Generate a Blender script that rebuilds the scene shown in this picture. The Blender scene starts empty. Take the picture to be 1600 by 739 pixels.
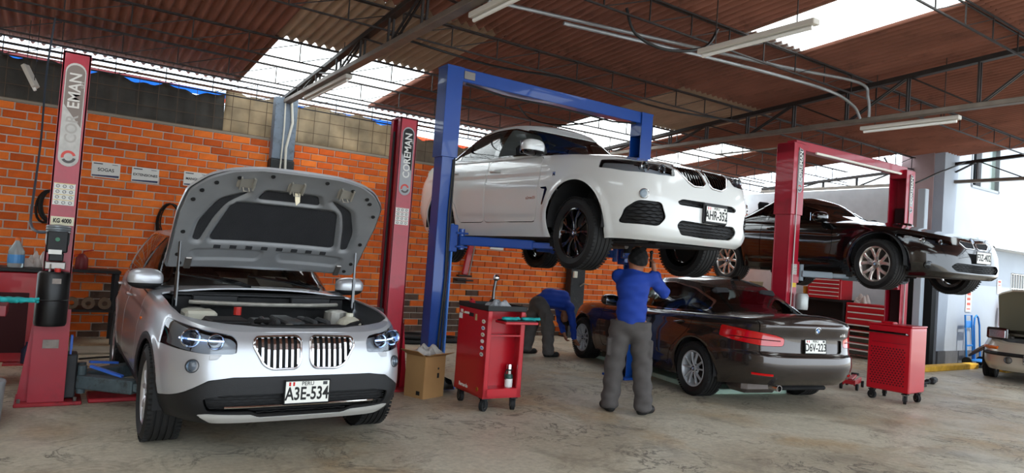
import bpy, bmesh, math, random
import numpy as np
from mathutils import Vector, Matrix
from mathutils.bvhtree import BVHTree
random.seed(7); RNG = np.random.default_rng(7)
SC = bpy.context.scene; COL = SC.collection
PI = math.pi
# ------------------------------------------------------------------ camera
FPX = 1070.0
TH, PT, RO = math.radians(33.8), math.radians(2.0), math.radians(4.09)
CAM = Vector((0, 0, 1.44))
cd = Vector((math.sin(TH)*math.cos(PT), math.cos(TH)*math.cos(PT), math.sin(PT)))
cr0 = Vector((math.cos(TH), -math.sin(TH), 0)); cu0 = cr0.cross(cd)
cr = cr0*math.cos(RO) + cu0*math.sin(RO); cu = cu0*math.cos(RO) - cr0*math.sin(RO)
cam_data = bpy.data.cameras.new('camera'); cam = bpy.data.objects.new('camera', cam_data); COL.objects.link(cam)
cam_data.sensor_width = 36; cam_data.lens = 36*FPX/1600; cam_data.clip_start = .05; cam_data.clip_end = 300
mw = Matrix((cr, cu, -cd)).transposed().to_4x4(); mw.translation = CAM
cam.matrix_world = mw; SC.camera = cam
# ------------------------------------------------------------------ light
world = bpy.data.worlds.new('world'); SC.world = world; world.use_nodes = True
bg = world.node_tree.nodes['Background']; bg.inputs[0].default_value = (.80, .90, 1, 1); bg.inputs[1].default_value = 1.45
sun_d = bpy.data.lights.new('sun', 'SUN'); sun_d.energy = 1.9; sun_d.angle = .009; sun_d.color = (1, .95, .86)
sun = bpy.data.objects.new('sun', sun_d); COL.objects.link(sun)
sun.rotation_euler = Vector((.06, -.42, .90)).to_track_quat('Z', 'Y').to_euler()
vs = SC.view_settings; vs.view_transform = 'Standard'; vs.look = 'None'; vs.gamma = 1; vs.use_curve_mapping = False
vs.exposure = 1.55
# ------------------------------------------------------------------ helpers
def lin(c):
    if isinstance(c, str): c = [int(c[i:i+2], 16)/255 for i in (0, 2, 4)]
    return tuple(((v/12.92) if v <= .04045 else ((v+.055)/1.055)**2.4) for v in c[:3]) + (1,)
MATS = {}
def M(name, col='808080', rough=.5, metal=0, coat=0, var=0, vscale=6, bump=0, bscale=60, trans=0, alpha=1, emit=None, estr=1, ior=1.45, rnd=0, stain=None, sscale=2):
    if name in MATS: return MATS[name]
    m = bpy.data.materials.new(name); m.use_nodes = True; MATS[name] = m
    nt = m.node_tree; b = nt.nodes['Principled BSDF']; L = nt.links
    c = lin(col); b.inputs['Base Color'].default_value = c
    b.inputs['Roughness'].default_value = rough; b.inputs['Metallic'].default_value = metal
    b.inputs['Coat Weight'].default_value = coat; b.inputs['Coat Roughness'].default_value = .04
    b.inputs['Transmission Weight'].default_value = trans; b.inputs['Alpha'].default_value = alpha; b.inputs['IOR'].default_value = ior
    if emit: b.inputs['Emission Color'].default_value = lin(emit); b.inputs['Emission Strength'].default_value = estr
    tc = None
    def coord():
        nonlocal tc
        if tc is None: tc = nt.nodes.new('ShaderNodeTexCoord')
        return tc.outputs['Object']
    src = None
    if var or stain:
        n = nt.nodes.new('ShaderNodeTexNoise'); n.inputs['Scale'].default_value = vscale; n.inputs['Detail'].default_value = 5; L.new(coord(), n.inputs['Vector'])
        r = nt.nodes.new('ShaderNodeMapRange'); r.inputs[1].default_value = .3; r.inputs[2].default_value = .7; r.inputs[3].default_value = 1-var; r.inputs[4].default_value = 1+var
        L.new(n.outputs[0], r.inputs[0])
        mx = nt.nodes.new('ShaderNodeVectorMath'); mx.operation = 'SCALE'; mx.inputs[0].default_value = c[:3]; L.new(r.outputs[0], mx.inputs['Scale']); src = mx.outputs[0]
    if rnd:
        oi = nt.nodes.new('ShaderNodeObjectInfo'); r = nt.nodes.new('ShaderNodeMapRange'); r.inputs[3].default_value = 1-rnd; r.inputs[4].default_value = 1+rnd
        L.new(oi.outputs['Random'], r.inputs[0]); mx = nt.nodes.new('ShaderNodeVectorMath'); mx.operation = 'SCALE'
        if src: L.new(src, mx.inputs[0])
        else: mx.inputs[0].default_value = c[:3]
        L.new(r.outputs[0], mx.inputs['Scale']); src = mx.outputs[0]
    if stain:
        n = nt.nodes.new('ShaderNodeTexNoise'); n.inputs['Scale'].default_value = sscale; n.inputs['Detail'].default_value = 8; n.inputs['Roughness'].default_value = .7; L.new(coord(), n.inputs['Vector'])
        r = nt.nodes.new('ShaderNodeMapRange'); r.inputs[1].default_value = .52; r.inputs[2].default_value = .68; L.new(n.outputs[0], r.inputs[0])
        mx = nt.nodes.new('ShaderNodeMix'); mx.data_type = 'RGBA'; L.new(r.outputs[0], mx.inputs[0]); L.new(src, mx.inputs[6]); mx.inputs[7].default_value = lin(stain); src = mx.outputs[2]
    if src: L.new(src, b.inputs['Base Color'])
    if bump:
        n = nt.nodes.new('ShaderNodeTexNoise'); n.inputs['Scale'].default_value = bscale; n.inputs['Detail'].default_value = 4; L.new(coord(), n.inputs['Vector'])
        bm = nt.nodes.new('ShaderNodeBump'); bm.inputs['Strength'].default_value = bump; bm.inputs['Distance'].default_value = .01
        L.new(n.outputs[0], bm.inputs['Height']); L.new(bm.outputs[0], b.inputs['Normal'])
    return m
def link(o, parent=None):
    COL.objects.link(o)
    if parent is not None: o.parent = parent
    return o
def mesh_obj(name, V, F, mat, parent=None, smooth=False, sharp=None, loc=None):
    me = bpy.data.meshes.new(name)
    me.from_pydata([tuple(map(float, v)) for v in V], [], [tuple(map(int, f)) for f in F])
    me.update()
    if smooth:
        me.shade_smooth()
        if sharp: me.set_sharp_from_angle(angle=math.radians(sharp))
    for m in (mat if isinstance(mat, (list, tuple)) else [mat]):
        if m is not None: me.materials.append(m)
    o = bpy.data.objects.new(name, me)
    if loc is not None: o.location = loc
    return link(o, parent)
def tag(o, label, cat, group=None, kind=None):
    o['label'] = label; o['category'] = cat
    if group: o['group'] = group
    if kind: o['kind'] = kind
    return o
def thing(name, label, cat, loc=(0, 0, 0), rz=0, group=None):
    o = bpy.data.objects.new(name, None); COL.objects.link(o); o.empty_display_size = .1
    o.location = loc; o.rotation_euler = (0, 0, rz)
    return tag(o, label, cat, group)
def copy_tree(o, parent=None):
    c = o.copy(); COL.objects.link(c); c.parent = parent
    for ch in list(o.children): copy_tree(ch, c)
    return c
def rotm(rx=0, ry=0, rz=0): return Matrix.Rotation(rz, 3, 'Z') @ Matrix.Rotation(ry, 3, 'Y') @ Matrix.Rotation(rx, 3, 'X')
class MB:
    """collects shapes of one part"""
    def __init__(s): s.V = []; s.F = []; s.mi = []; s.cur = 0
    def add(s, V, F):
        o = len(s.V); s.V += [tuple(v) for v in V]; s.F += [tuple(i+o for i in f) for f in F]; s.mi += [s.cur]*len(F); return s
    def slot(s, i): s.cur = i; return s
    def box(s, c, d, b=0, r=None):
        hx, hy, hz = d[0]/2, d[1]/2, d[2]/2; c = Vector(c)
        if b <= 0:
            V = [Vector((x*hx, y*hy, z*hz)) for x in (-1, 1) for y in (-1, 1) for z in (-1, 1)]
            F = [(0, 1, 3, 2), (4, 6, 7, 5), (0, 4, 5, 1), (2, 3, 7, 6), (0, 2, 6, 4), (1, 5, 7, 3)]
        else:
            b = min(b, hx*.99, hy*.99, hz*.99); V = []; idx = {}
            for x in (-1, 1):
                for y in (-1, 1):
                    for z in (-1, 1):
                        for a in range(3):
                            q = [x*(hx-b), y*(hy-b), z*(hz-b)]; q[a] = (x, y, z)[a]*(hx, hy, hz)[a]
                            idx[(x, y, z, a)] = len(V); V.append(Vector(q))
            I = idx; F = []
            for a in range(3):
                o1, o2 = (a+1) % 3, (a+2) % 3
                for sg in (-1, 1):
                    f = []
                    for (p, q) in ((-1, -1), (1, -1), (1, 1), (-1, 1)):
                        k = [0, 0, 0]; k[a] = sg; k[o1] = p; k[o2] = q; f.append(I[(*k, a)])
                    F.append(tuple(f if sg > 0 else f[::-1]))
                for p in (-1, 1):
                    for q in (-1, 1):
                        k1 = [0, 0, 0]; k1[a] = -1; k1[o1] = p; k1[o2] = q; k2 = list(k1); k2[a] = 1
                        f = (I[(*k1, o1)], I[(*k2, o1)], I[(*k2, o2)], I[(*k1, o2)])
                        F.append(f if p*q < 0 else f[::-1])
            for x in (-1, 1):
                for y in (-1, 1):
                    for z in (-1, 1):
                        f = (I[(x, y, z, 0)], I[(x, y, z, 1)], I[(x, y, z, 2)]); F.append(f if x*y*z > 0 else f[::-1])
        if r is not None: V = [r @ v for v in V]
        return s.add([v+c for v in V], F)
    def bar(s, p, q, w, h=None, b=0):
        """rectangular bar from p to q"""
        p, q = Vector(p), Vector(q); d = q-p; h = h or w
        z = d.normalized(); up = Vector((0, 0, 1)) if abs(z.z) < .9 else Vector((0, 1, 0))
        x = up.cross(z).normalized(); y = z.cross(x)
        return s.box((p+q)/2, (w, h, d.length), b, Matrix((x, y, z)).transposed())
    def cyl(s, p, q, r, n=12, r2=None, cap=True):
        p, q = Vector(p), Vector(q); z = (q-p).normalized(); up = Vector((0, 0, 1)) if abs(z.z) < .9 else Vector((1, 0, 0))
        x = up.cross(z).normalized(); y = z.cross(x); r2 = r if r2 is None else r2
        V = []
        for c, rr in ((p, r), (q, r2)):
            V += [c + x*(rr*math.cos(2*PI*i/n)) + y*(rr*math.sin(2*PI*i/n)) for i in range(n)]
        F = [(i, (i+1) % n, n+(i+1) % n, n+i) for i in range(n)]
        if cap: F += [tuple(range(n))[::-1], tuple(range(n, 2*n))]
        return s.add(V, F)
    def tube(s, pts, r, n=8, closed=False):
        P = [Vector(p) for p in pts]; m = len(P); V = []; F = []; prev = None
        for i, p in enumerate(P):
            t = (P[(i+1) % m]-P[i-1]) if closed else (P[min(i+1, m-1)]-P[max(i-1, 0)])
            t = t.normalized() if t.length > 1e-9 else Vector((0, 0, 1))
            if prev is None:
                up = Vector((0, 0, 1)) if abs(t.z) < .9 else Vector((1, 0, 0)); x = up.cross(t).normalized()
            else: x = (prev - t*prev.dot(t)).normalized()
            prev = x; y = t.cross(x); rr = r[i] if isinstance(r, (list, tuple)) else r
            V += [p + x*(rr*math.cos(2*PI*k/n)) + y*(rr*math.sin(2*PI*k/n)) for k in range(n)]
        for i in range(m if closed else m-1):
            a, b = i*n, ((i+1) % m)*n
            F += [(a+k, a+(k+1) % n, b+(k+1) % n, b+k) for k in range(n)]
        if not closed: F += [tuple(range(n))[::-1], tuple(range((m-1)*n, m*n))]
        return s.add(V, F)
    def lathe(s, prof, c=(0, 0, 0), n=24, axis='z', caps=True):
        c = Vector(c); V = []; F = []
        for (r, h) in prof:
            for k in range(n):
                a = 2*PI*k/n; u, v = r*math.cos(a), r*math.sin(a)
                V.append(c + (Vector((u, v, h)) if axis == 'z' else Vector((v, h, u)) if axis == 'y' else Vector((h, u, v))))
        m = len(prof)
        for i in range(m-1): F += [(i*n+k, i*n+(k+1) % n, (i+1)*n+(k+1) % n, (i+1)*n+k) for k in range(n)]
        if caps: F += [tuple(range(n))[::-1], tuple(range((m-1)*n, m*n))]
        return s.add(V, F)
    def prism(s, poly, o, ux, uy, depth):
        """2d polygon at origin o with axes ux, uy, extruded along ux x uy by depth"""
        o, ux, uy = Vector(o), Vector(ux), Vector(uy); nz = ux.cross(uy).normalized()*depth; n = len(poly)
        A = [o+ux*p[0]+uy*p[1] for p in poly]
        return s.add(A+[a+nz for a in A], [tuple(range(n))[::-1], tuple(range(n, 2*n))] + [(i, (i+1) % n, n+(i+1) % n, n+i) for i in range(n)])
    def ball(s, c, r, n=12, sc=(1, 1, 1)):
        c = Vector(c); m = n//2; V = [c+Vector((0, 0, -r*sc[2]))]; F = []
        for i in range(1, m):
            ph = -PI/2+PI*i/m
            V += [c+Vector((r*math.cos(ph)*math.cos(2*PI*k/n)*sc[0], r*math.cos(ph)*math.sin(2*PI*k/n)*sc[1], r*math.sin(ph)*sc[2])) for k in range(n)]
        V.append(c+Vector((0, 0, r*sc[2]))); last = len(V)-1
        F += [(0, 1+(k+1) % n, 1+k) for k in range(n)]
        for i in range(m-2): F += [(1+i*n+k, 1+i*n+(k+1) % n, 1+(i+1)*n+(k+1) % n, 1+(i+1)*n+k) for k in range(n)]
        F += [(1+(m-2)*n+k, 1+(m-2)*n+(k+1) % n, last) for k in range(n)]
        return s.add(V, F)
    def build(s, name, mat, parent=None, smooth=None, loc=None):
        o = mesh_obj(name, s.V, s.F, mat, parent, False, None, loc)
        bm = bmesh.new(); bm.from_mesh(o.data); bmesh.ops.recalc_face_normals(bm, faces=bm.faces); bm.to_mesh(o.data); bm.free()
        if smooth is not None:
            o.data.shade_smooth(); o.data.set_sharp_from_angle(angle=math.radians(smooth))
        if isinstance(mat, (list, tuple)):
            o.data.polygons.foreach_set('material_index', s.mi)
        return o
def part(name, mat, parent, fn, smooth=None):
    b = MB(); fn(b); return b.build(name, mat, parent, smooth)
def text(name, s, mat, parent, loc, rot, size, ext=.001, bold=0, align='CENTER', sx=1, sp=1):
    cu_ = bpy.data.curves.new(name, 'FONT'); cu_.body = s; cu_.size = size; cu_.extrude = ext; cu_.offset = bold
    cu_.align_x = align; cu_.align_y = 'CENTER'; cu_.space_character = sp; cu_.resolution_u = 3
    t = bpy.data.objects.new('tmp', cu_); COL.objects.link(t)
    dg = bpy.context.evaluated_depsgraph_get(); me = bpy.data.meshes.new_from_object(t.evaluated_get(dg))
    bpy.data.objects.remove(t); me.name = name; me.materials.clear(); me.materials.append(mat)
    o = bpy.data.objects.new(name, me); o.location = loc
    o.rotation_euler = rot if not isinstance(rot, Matrix) else rot.to_euler(); o.scale = (sx, 1, 1)
    return link(o, parent)
def catmull(P, n=8, closed=True):
    P = np.array(P, float); m = len(P); out = []
    for i in range(m if closed else m-1):
        if closed: p0, p1, p2, p3 = P[i-1], P[i], P[(i+1) % m], P[(i+2) % m]
        else: p0, p1, p2, p3 = P[max(i-1, 0)], P[i], P[i+1], P[min(i+2, m-1)]
        for k in range(n):
            t = k/n; out.append(.5*((2*p1)+(-p0+p2)*t+(2*p0-5*p1+4*p2-p3)*t*t+(-p0+3*p1-3*p2+p3)*t**3))
    if not closed: out.append(P[-1])
    return np.array(out)
def rpoly(P, r=.02, n=4):
    """polygon with rounded corners"""
    P = [np.array(p, float) for p in P]; out = []
    for i, p in enumerate(P):
        a, b = P[i-1]-p, P[(i+1) % len(P)]-p; la, lb = np.linalg.norm(a), np.linalg.norm(b); k = min(r, la*.45, lb*.45)
        s, e = p+a/la*k, p+b/lb*k
        for j in range(n+1):
            t = j/n; out.append((1-t)**2*s+2*t*(1-t)*p+t*t*e)
    return np.array(out)
def pch(tbl):
    """smooth monotone interpolation through a table of (x, y)"""
    T = np.array(sorted(tbl), float); x, y = T[:, 0], T[:, 1]; h = np.diff(x); dl = np.diff(y)/h; n = len(x); d = np.zeros(n)
    for i in range(1, n-1):
        if dl[i-1]*dl[i] > 0:
            w1, w2 = 2*h[i]+h[i-1], h[i]+2*h[i-1]; d[i] = (w1+w2)/(w1/dl[i-1]+w2/dl[i])
    d[0], d[-1] = (dl[0], dl[-1]) if n > 1 else (0, 0)
    def f(q):
        q = np.clip(np.asarray(q, float), x[0], x[-1]); i = np.clip(np.searchsorted(x, q)-1, 0, n-2); t = (q-x[i])/h[i]
        return (1+2*t)*(1-t)**2*y[i]+t*(1-t)**2*h[i]*d[i]+t*t*(3-2*t)*y[i+1]+t*t*(t-1)*h[i]*d[i+1]
    return f
def poly_sdf(P, Q):
    """signed distance (negative inside) of points Q to polygon P"""
    P = np.asarray(P, float); Q = np.asarray(Q, float); d = np.full(len(Q), 1e9); ins = np.zeros(len(Q), bool)
    A = P; B = np.roll(P, -1, 0)
    for a, b in zip(A, B):
        e = b-a; w = Q-a; t = np.clip((w@e)/max(e@e, 1e-12), 0, 1); d = np.minimum(d, ((w-t[:, None]*e)**2).sum(1))
        c1 = (a[1] <= Q[:, 1]) & (b[1] > Q[:, 1]); c2 = (b[1] <= Q[:, 1]) & (a[1] > Q[:, 1]); cr_ = e[0]*w[:, 1]-e[1]*w[:, 0]
        ins ^= (c1 & (cr_ > 0)) | (c2 & (cr_ < 0))
    d = np.sqrt(d); return np.where(ins, -d, d)
def surface_nets(fn, lo, hi, res):
    """mesh of the zero level of fn(points) on a grid"""
    lo, hi = np.array(lo, float), np.array(hi, float); N = np.maximum(np.ceil((hi-lo)/res).astype(int)+1, 3)
    ax = [lo[k]+res*np.arange(N[k]) for k in range(3)]; G = np.stack(np.meshgrid(*ax, indexing='ij'), -1)
    G = G.reshape(-1, 3); st_ = 4; I = np.indices(N).reshape(3, -1)
    if G.shape[0] > 60000:                                  # coarse pass first, then only the points near the surface
        nc_ = N//st_+2; cg = np.stack(np.meshgrid(*[lo[k]+res*st_*np.arange(nc_[k]) for k in range(3)], indexing='ij'), -1).reshape(-1, 3); Sc = fn(cg)
        ci = np.ravel_multi_index(tuple(np.round(I/st_).astype(int)), nc_); S = Sc[ci].copy(); near = np.abs(S) < res*st_*2.2; S[near] = fn(G[near]); S = S.reshape(N)
    else: S = fn(G).reshape(N)
    ins = S < 0; nc = N-1; idx = -np.ones(nc, int)
    cs = [(i, j, k) for i in (0, 1) for j in (0, 1) for k in (0, 1)]
    sl = lambda c: tuple(slice(c[a], c[a]+nc[a]) for a in range(3))
    cnt = sum(ins[sl(c)].astype(int) for c in cs); act = (cnt > 0) & (cnt < 8); ids = np.argwhere(act); idx[act] = np.arange(len(ids))
    acc = np.zeros((len(ids), 3)); num = np.zeros(len(ids))
    for a in range(8):
        for b in range(a+1, 8):
            ca, cb = np.array(cs[a]), np.array(cs[b])
            if np.abs(ca-cb).sum() != 1: continue
            sa, sb = S[tuple((ids+ca).T)], S[tuple((ids+cb).T)]; m = (sa < 0) != (sb < 0)
            t = np.where(m, sa/np.where(m, sa-sb, 1), 0); p = ids+ca+(cb-ca)*t[:, None]
            acc[m] += p[m]; num[m] += 1
    V = lo+acc/num[:, None]*res; F = []
    for a in range(3):
        o1, o2 = (a+1) % 3, (a+2) % 3; s0 = [slice(None)]*3; s1 = [slice(None)]*3; s0[a] = slice(0, N[a]-1); s1[a] = slice(1, N[a])
        ch = ins[tuple(s0)] != ins[tuple(s1)]; E_ = np.argwhere(ch)
        ok = (E_[:, o1] > 0) & (E_[:, o1] < N[o1]-1) & (E_[:, o2] > 0) & (E_[:, o2] < N[o2]-1); E_ = E_[ok]
        q = []
        for (p1, p2) in ((-1, -1), (0, -1), (0, 0), (-1, 0)):
            e = E_.copy(); e[:, o1] += p1; e[:, o2] += p2; q.append(idx[tuple(e.T)])
        q = np.stack(q, 1); fl = ~ins[tuple(E_.T)]; q[fl] = q[fl][:, ::-1]; F.append(q)
    return V, np.concatenate(F)
def sm_min(a, b, k):
    h = np.clip(.5+.5*(b-a)/k, 0, 1); return b*(1-h)+a*h-k*h*(1-h)
def capsule(Q, a, b, ra, rb):
    a, b = np.array(a, float), np.array(b, float); e = b-a; t = np.clip(((Q-a)@e)/max(e@e, 1e-9), 0, 1)
    return np.linalg.norm(Q-a-t[:, None]*e, axis=1)-(ra+(rb-ra)*t)
def ellips(Q, c, r):
    q = (Q-np.array(c))/np.array(r); k = np.linalg.norm(q, axis=1); return (k-1)*min(r)
# ------------------------------------------------------------------ the setting
def roof_z(Y): return 3.85+.066*(10.9-Y)
def floor_mat():
    m = bpy.data.materials.new('concrete_floor'); m.use_nodes = True; nt = m.node_tree; L = nt.links; N = nt.nodes.new; b = nt.nodes['Principled BSDF']
    tc = N('ShaderNodeTexCoord').outputs['Object']
    def noise(sc, det=6, ro=.6, dist=0):
        n = N('ShaderNodeTexNoise'); n.inputs['Scale'].default_value = sc; n.inputs['Detail'].default_value = det; n.inputs['Roughness'].default_value = ro; n.inputs['Distortion'].default_value = dist; L.new(tc, n.inputs['Vector']); return n.outputs[0]
    def ramp(src, stops):
        r = N('ShaderNodeValToRGB'); e = r.color_ramp.elements
        while len(e) < len(stops): e.new(.5)
        for k, (p, c) in enumerate(stops): e[k].position = p; e[k].color = lin(c) if isinstance(c, str) else (c, c, c, 1)
        L.new(src, r.inputs[0]); return r.outputs[0]
    def mix(f, a, c, mode='MIX'):
        x = N('ShaderNodeMix'); x.data_type = 'RGBA'; x.blend_type = mode
        for s_, v in ((0, f), (6, a), (7, c)):
            if hasattr(v, 'links'): L.new(v, x.inputs[s_])
            elif isinstance(v, str): x.inputs[s_].default_value = lin(v)
            else: x.inputs[s_].default_value = v
        return x.outputs[2]
    base = ramp(noise(.55, 8, .62, .6), [(.30, 'a39884'), (.45, 'b9ae98'), (.56, 'c8bfaa'), (.72, 'd6cfbc')])
    tan = ramp(noise(.8, 5, .6, .4), [(.52, 0.0), (.66, .55)])
    base = mix(tan, base, 'b08d5c')
    dark = ramp(noise(1.7, 9, .72, 1.2), [(.52, 0.0), (.60, .32), (.72, .6)])
    base = mix(dark, base, '74695a')
    fine = ramp(noise(22, 6, .7), [(.3, '9a9a9a'), (.7, 'ffffff')])
    base = mix(.55, base, fine, 'MULTIPLY')
    # peeling edges of an old coat: thin contour lines of a distorted noise
    ln = N('ShaderNodeMath'); ln.operation = 'SUBTRACT'; ln.inputs[1].default_value = .5; L.new(noise(1.3, 7, .66, 1.4), ln.inputs[0])
    ab = N('ShaderNodeMath'); ab.operation = 'ABSOLUTE'; L.new(ln.outputs[0], ab.inputs[0])
    crack = ramp(ab.outputs[0], [(0, .9), (.008, .6), (.018, 0.0)])
    msk = ramp(noise(.9, 3), [(.45, 0.0), (.6, 1.0)])
    cm = N('ShaderNodeMath'); cm.operation = 'MULTIPLY'; L.new(crack, cm.inputs[0]); L.new(msk, cm.inputs[1])
    base = mix(cm.outputs[0], base, '4b443b')
    L.new(base, b.inputs['Base Color'])
    L.new(ramp(noise(1.5, 6), [(.35, .38), (.65, .68)]), b.inputs['Roughness'])
    bp = N('ShaderNodeBump'); bp.inputs['Strength'].default_value = .25; bp.inputs['Distance'].default_value = .004; L.new(noise(30, 6), bp.inputs['Height']); L.new(bp.outputs[0], b.inputs['Normal'])
    return m
fl = part('floor', floor_mat(), None, lambda b: b.box((9, 2, -.1), (34, 26, .2))); fl['kind'] = 'structure'; fl['label'] = 'worn patchy beige concrete workshop floor'
# --- brick wall, each brick its own piece
mortar = M('mortar', 'd0c6ba', .9, var=.12, vscale=3, bump=.3, bscale=50)
wb_ = part('wall_back', mortar, None, lambda b: b.box((6.0, 11.02, 1.51), (17.0, .2, 3.02))); wb_['kind'] = 'structure'; wb_['label'] = 'orange brick back wall with pale mortar joints'
BRICK = [M('brick_a', 'd9621c', .85, rnd=.16, var=.14, vscale=9, bump=.25, bscale=70), M('brick_b', 'cc5817', .85, rnd=.18, var=.14, vscale=9, bump=.25, bscale=70), M('brick_c', 'e57428', .85, rnd=.14, var=.12, vscale=9, bump=.25, bscale=70)]
BRICK_S = M('brick_sooty', '5a4438', .9, rnd=.3, var=.3, vscale=7, bump=.25, bscale=70)
BL, BH = .265, .109
def to_px(P):
    q = Vector(P)-CAM; Z = q.dot(cd); return 800+FPX*q.dot(cr)/Z, 369.5-FPX*q.dot(cu)/Z
def hidden(x, y):
    return (250 < x < 610 and y > 290) or (660 < x < 1180 and 195 < y < 380) or x < -25 or x > 1165 or (700 < x < 825 and y > 470) or (95 < x < 140) or y > 560 or (885 < x < 1200 and y > 470) or (1160 < x)
cells = []
for j in range(28):
    for i in range(-6, 54):
        X = (i+(.5 if j % 2 else 0)+.0)*BL-.02+(.03*math.sin(j*7.3)); Z = 2.968-(27-j)*BH
        if X > 14.3 or Z < .02: continue
        px, py = to_px((X, 10.9, Z)); cells.append((X, Z, hidden(px, py) , (X**2+10.9**2)))
vis = sorted([c for c in cells if not c[2]], key=lambda c: c[3]); big = set((c[0], c[1]) for c in vis[:300])
bb = [MB().box((0, 0, 0), (BL-.017, .05, BH-.017), .004) for _ in range(1)][0]
protos = {}
for mt in BRICK+[BRICK_S]:
    o = bb.build('brick', mt, wb_); protos[mt.name] = o.data; bpy.data.objects.remove(o)
def sooty(X, Z): return (5.0 < X < 8.6 and Z < .62 and RNG.random() < .75) or (RNG.random() < .03 and Z < 1.2) or (0.4 < X < 2 and Z < .7 and RNG.random() < .35)
rest = {0: MB(), 1: MB()}
restm = MB(); mats_all = BRICK+[BRICK_S]
for (X, Z, hd, dd) in cells:
    k = 3 if sooty(X, Z) else int(RNG.integers(0, 3)); dy = float(RNG.uniform(-.004, .003))
    if (X, Z) in big:
        o = bpy.data.objects.new('brick', protos[mats_all[k].name]); o.location = (X, 10.918+dy, Z); o.rotation_euler = (0, float(RNG.normal(0, .004)), 0); link(o, wb_)
    else:
        restm.slot(k).box((X, 10.918+dy, Z), (BL-.017, .05, BH-.017))
rs = mesh_obj('brick_field', restm.V, restm.F, mats_all, wb_); rs.data.polygons.foreach_set('material_index', restm.mi); rs['kind'] = 'stuff'
# --- columns at the wall
colg = M('column_grey', '6d7885', .5, var=.15, vscale=4, stain='4a4f55', sscale=6); colk = M('column_black', '17181a', .5, var=.3, vscale=10, stain='35322e', sscale=9)
cable_w = M('cable_white', 'c9c4b8', .6); cable_k = M('cable_black', '141414', .5); steel = M('dark_steel', '2a2421', .55, .3, var=.25, vscale=12)
paleS = M('pale_steel', '8b8378', .5, .3, var=.2, vscale=10)
for X, lab in ((2.82, 'grey steel column with black lower half behind the open bonnet'), (8.78, 'grey steel column with black lower half behind the stooping mechanic')):
    c = thing('steel_column', lab, 'column', (X, 10.72, 0))
    part('upper_shaft', colg, c, lambda b: b.box((0, 0, 3.2), (.34, .16, .95), .01)); part('lower_shaft', colk, c, lambda b: b.box((0, 0, 1.36), (.36, .18, 2.72), .01))
    part('base_plate', colk, c, lambda b: b.box((0, 0, .01), (.46, .3, .02)))
    part('cable', cable_w, c, lambda b: b.tube([(.06, -.1, 3.62), (.10, -.1, 3.3), (.03, -.1, 2.9), (.05, -.1, 2.4), (.02, -.1, 2.0)], .02).tube([(-.03, -.1, 3.62), (-.02, -.1, 3.2), (-.04, -.1, 2.2)], .012))
    if X > 5:
        part('socket', M('socket_white', 'd8d2c0', .5), c, lambda b: b.box((-.10, -.11, 1.25), (.09, .05, .13), .008)); part('hose_tap', paleS, c, lambda b: b.tube([(.05, -.1, 1.02), (.09, -.16, 1.08), (.18, -.17, 1.06)], .014))
# --- wire screen above the wall with tarpaulins behind
scr = thing('wire_screen', 'welded wire screen above the brick wall', 'wire screen', (0, 10.94, 3.05))
def wires(b):
    for i in range(62): x = -2.4+i*.25; b.bar((x, 0, 0), (x, 0, .62), .007)
    for z in (.02, .2, .4, .6): b.bar((-2.4, .006, z), (13.0, .006, z), .007)
part('wires', M('screen_wire', '5b4a3a', .6, .3), scr, wires)
part('top_angle', M('rusty_angle', '6a4a38', .7), scr, lambda b: b.bar((-2.4, .01, .64), (13, .01, .64), .03)); part('sill_angle', M('pale_angle', '8d8272', .7), scr, lambda b: b.bar((-2.4, -.02, -.01), (13, -.02, -.01), .035))
def tarp(name, lab, x0, x1, y, z0, z1f, mat, seed, thick=.006):
    r = np.random.default_rng(seed); n = int((x1-x0)/.05); V = []; F = []
    ph = r.uniform(0, 6, 4)
    for i in range(n+1):
        x = x0+(x1-x0)*i/n; zt = z1f(x)+.025*math.sin(9*x+ph[0])+.015*math.sin(23*x+ph[1])
        for k in range(7):
            z = z0+(zt-z0)*k/6; V.append((x, y+.018*math.sin(14*x+ph[2]+.6*k)+.01*math.sin(33*x+ph[3]), z))
    for i in range(n):
        for k in range(6): a = i*7+k; F.append((a, a+7, a+8, a+1))
    o = mesh_obj(name, V, F, mat, None, True); o.modifiers.new('s', 'SOLIDIFY').thickness = thick
    return tag(o, lab, 'tarpaulin')
def thin(name, col, t=.4):
    m = M(name, col, .7, var=.3, vscale=3); nt = m.node_tree; b = nt.nodes['Principled BSDF']; tr = nt.nodes.new('ShaderNodeBsdfTranslucent'); mx = nt.nodes.new('ShaderNodeMixShader'); mx.inputs[0].default_value = t
    s = b.inputs['Base Color'].links
    if s: nt.links.new(s[0].from_socket, tr.inputs[0])
    nt.links.new(b.outputs[0], mx.inputs[1]); nt.links.new(tr.outputs[0], mx.inputs[2]); nt.links.new(mx.outputs[0], nt.nodes['Material Output'].inputs[0]); return m
tarp('dark_tarpaulin', 'dark grey tarpaulin behind the wire screen', -2.4, 2.0, 11.02, 3.06, lambda x: 3.62-.03*math.sin(x), thin('tarp_dark', '4a4640', .25), 1)
tarp('tan_tarpaulin', 'mottled tan tarpaulin behind the wire screen', 2.0, 5.0, 11.02, 3.06, lambda x: 3.68-.10*max(0, (x-4.0)), thin('tarp_tan', 'a99a82', .5), 2)  # each run of sheet has its own tone and translucency
tarp('brown_tarpaulin', 'brown tarpaulin behind the wire screen beside the tall red post', 5.0, 13.0, 11.02, 3.06, lambda x: 3.50-.03*(x-5), thin('tarp_brown', '7d7060', .4), 3)
bt = MB().box((1.0, 11.35, 3.66), (8.5, .01, .09), 0, rotm(0, -.012, 0)).build('blue_tarpaulin', thin('tarp_blue', '1c7fd6', .5)); tag(bt, 'bright blue tarpaulin strip under the roof edge', 'tarpaulin')
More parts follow.
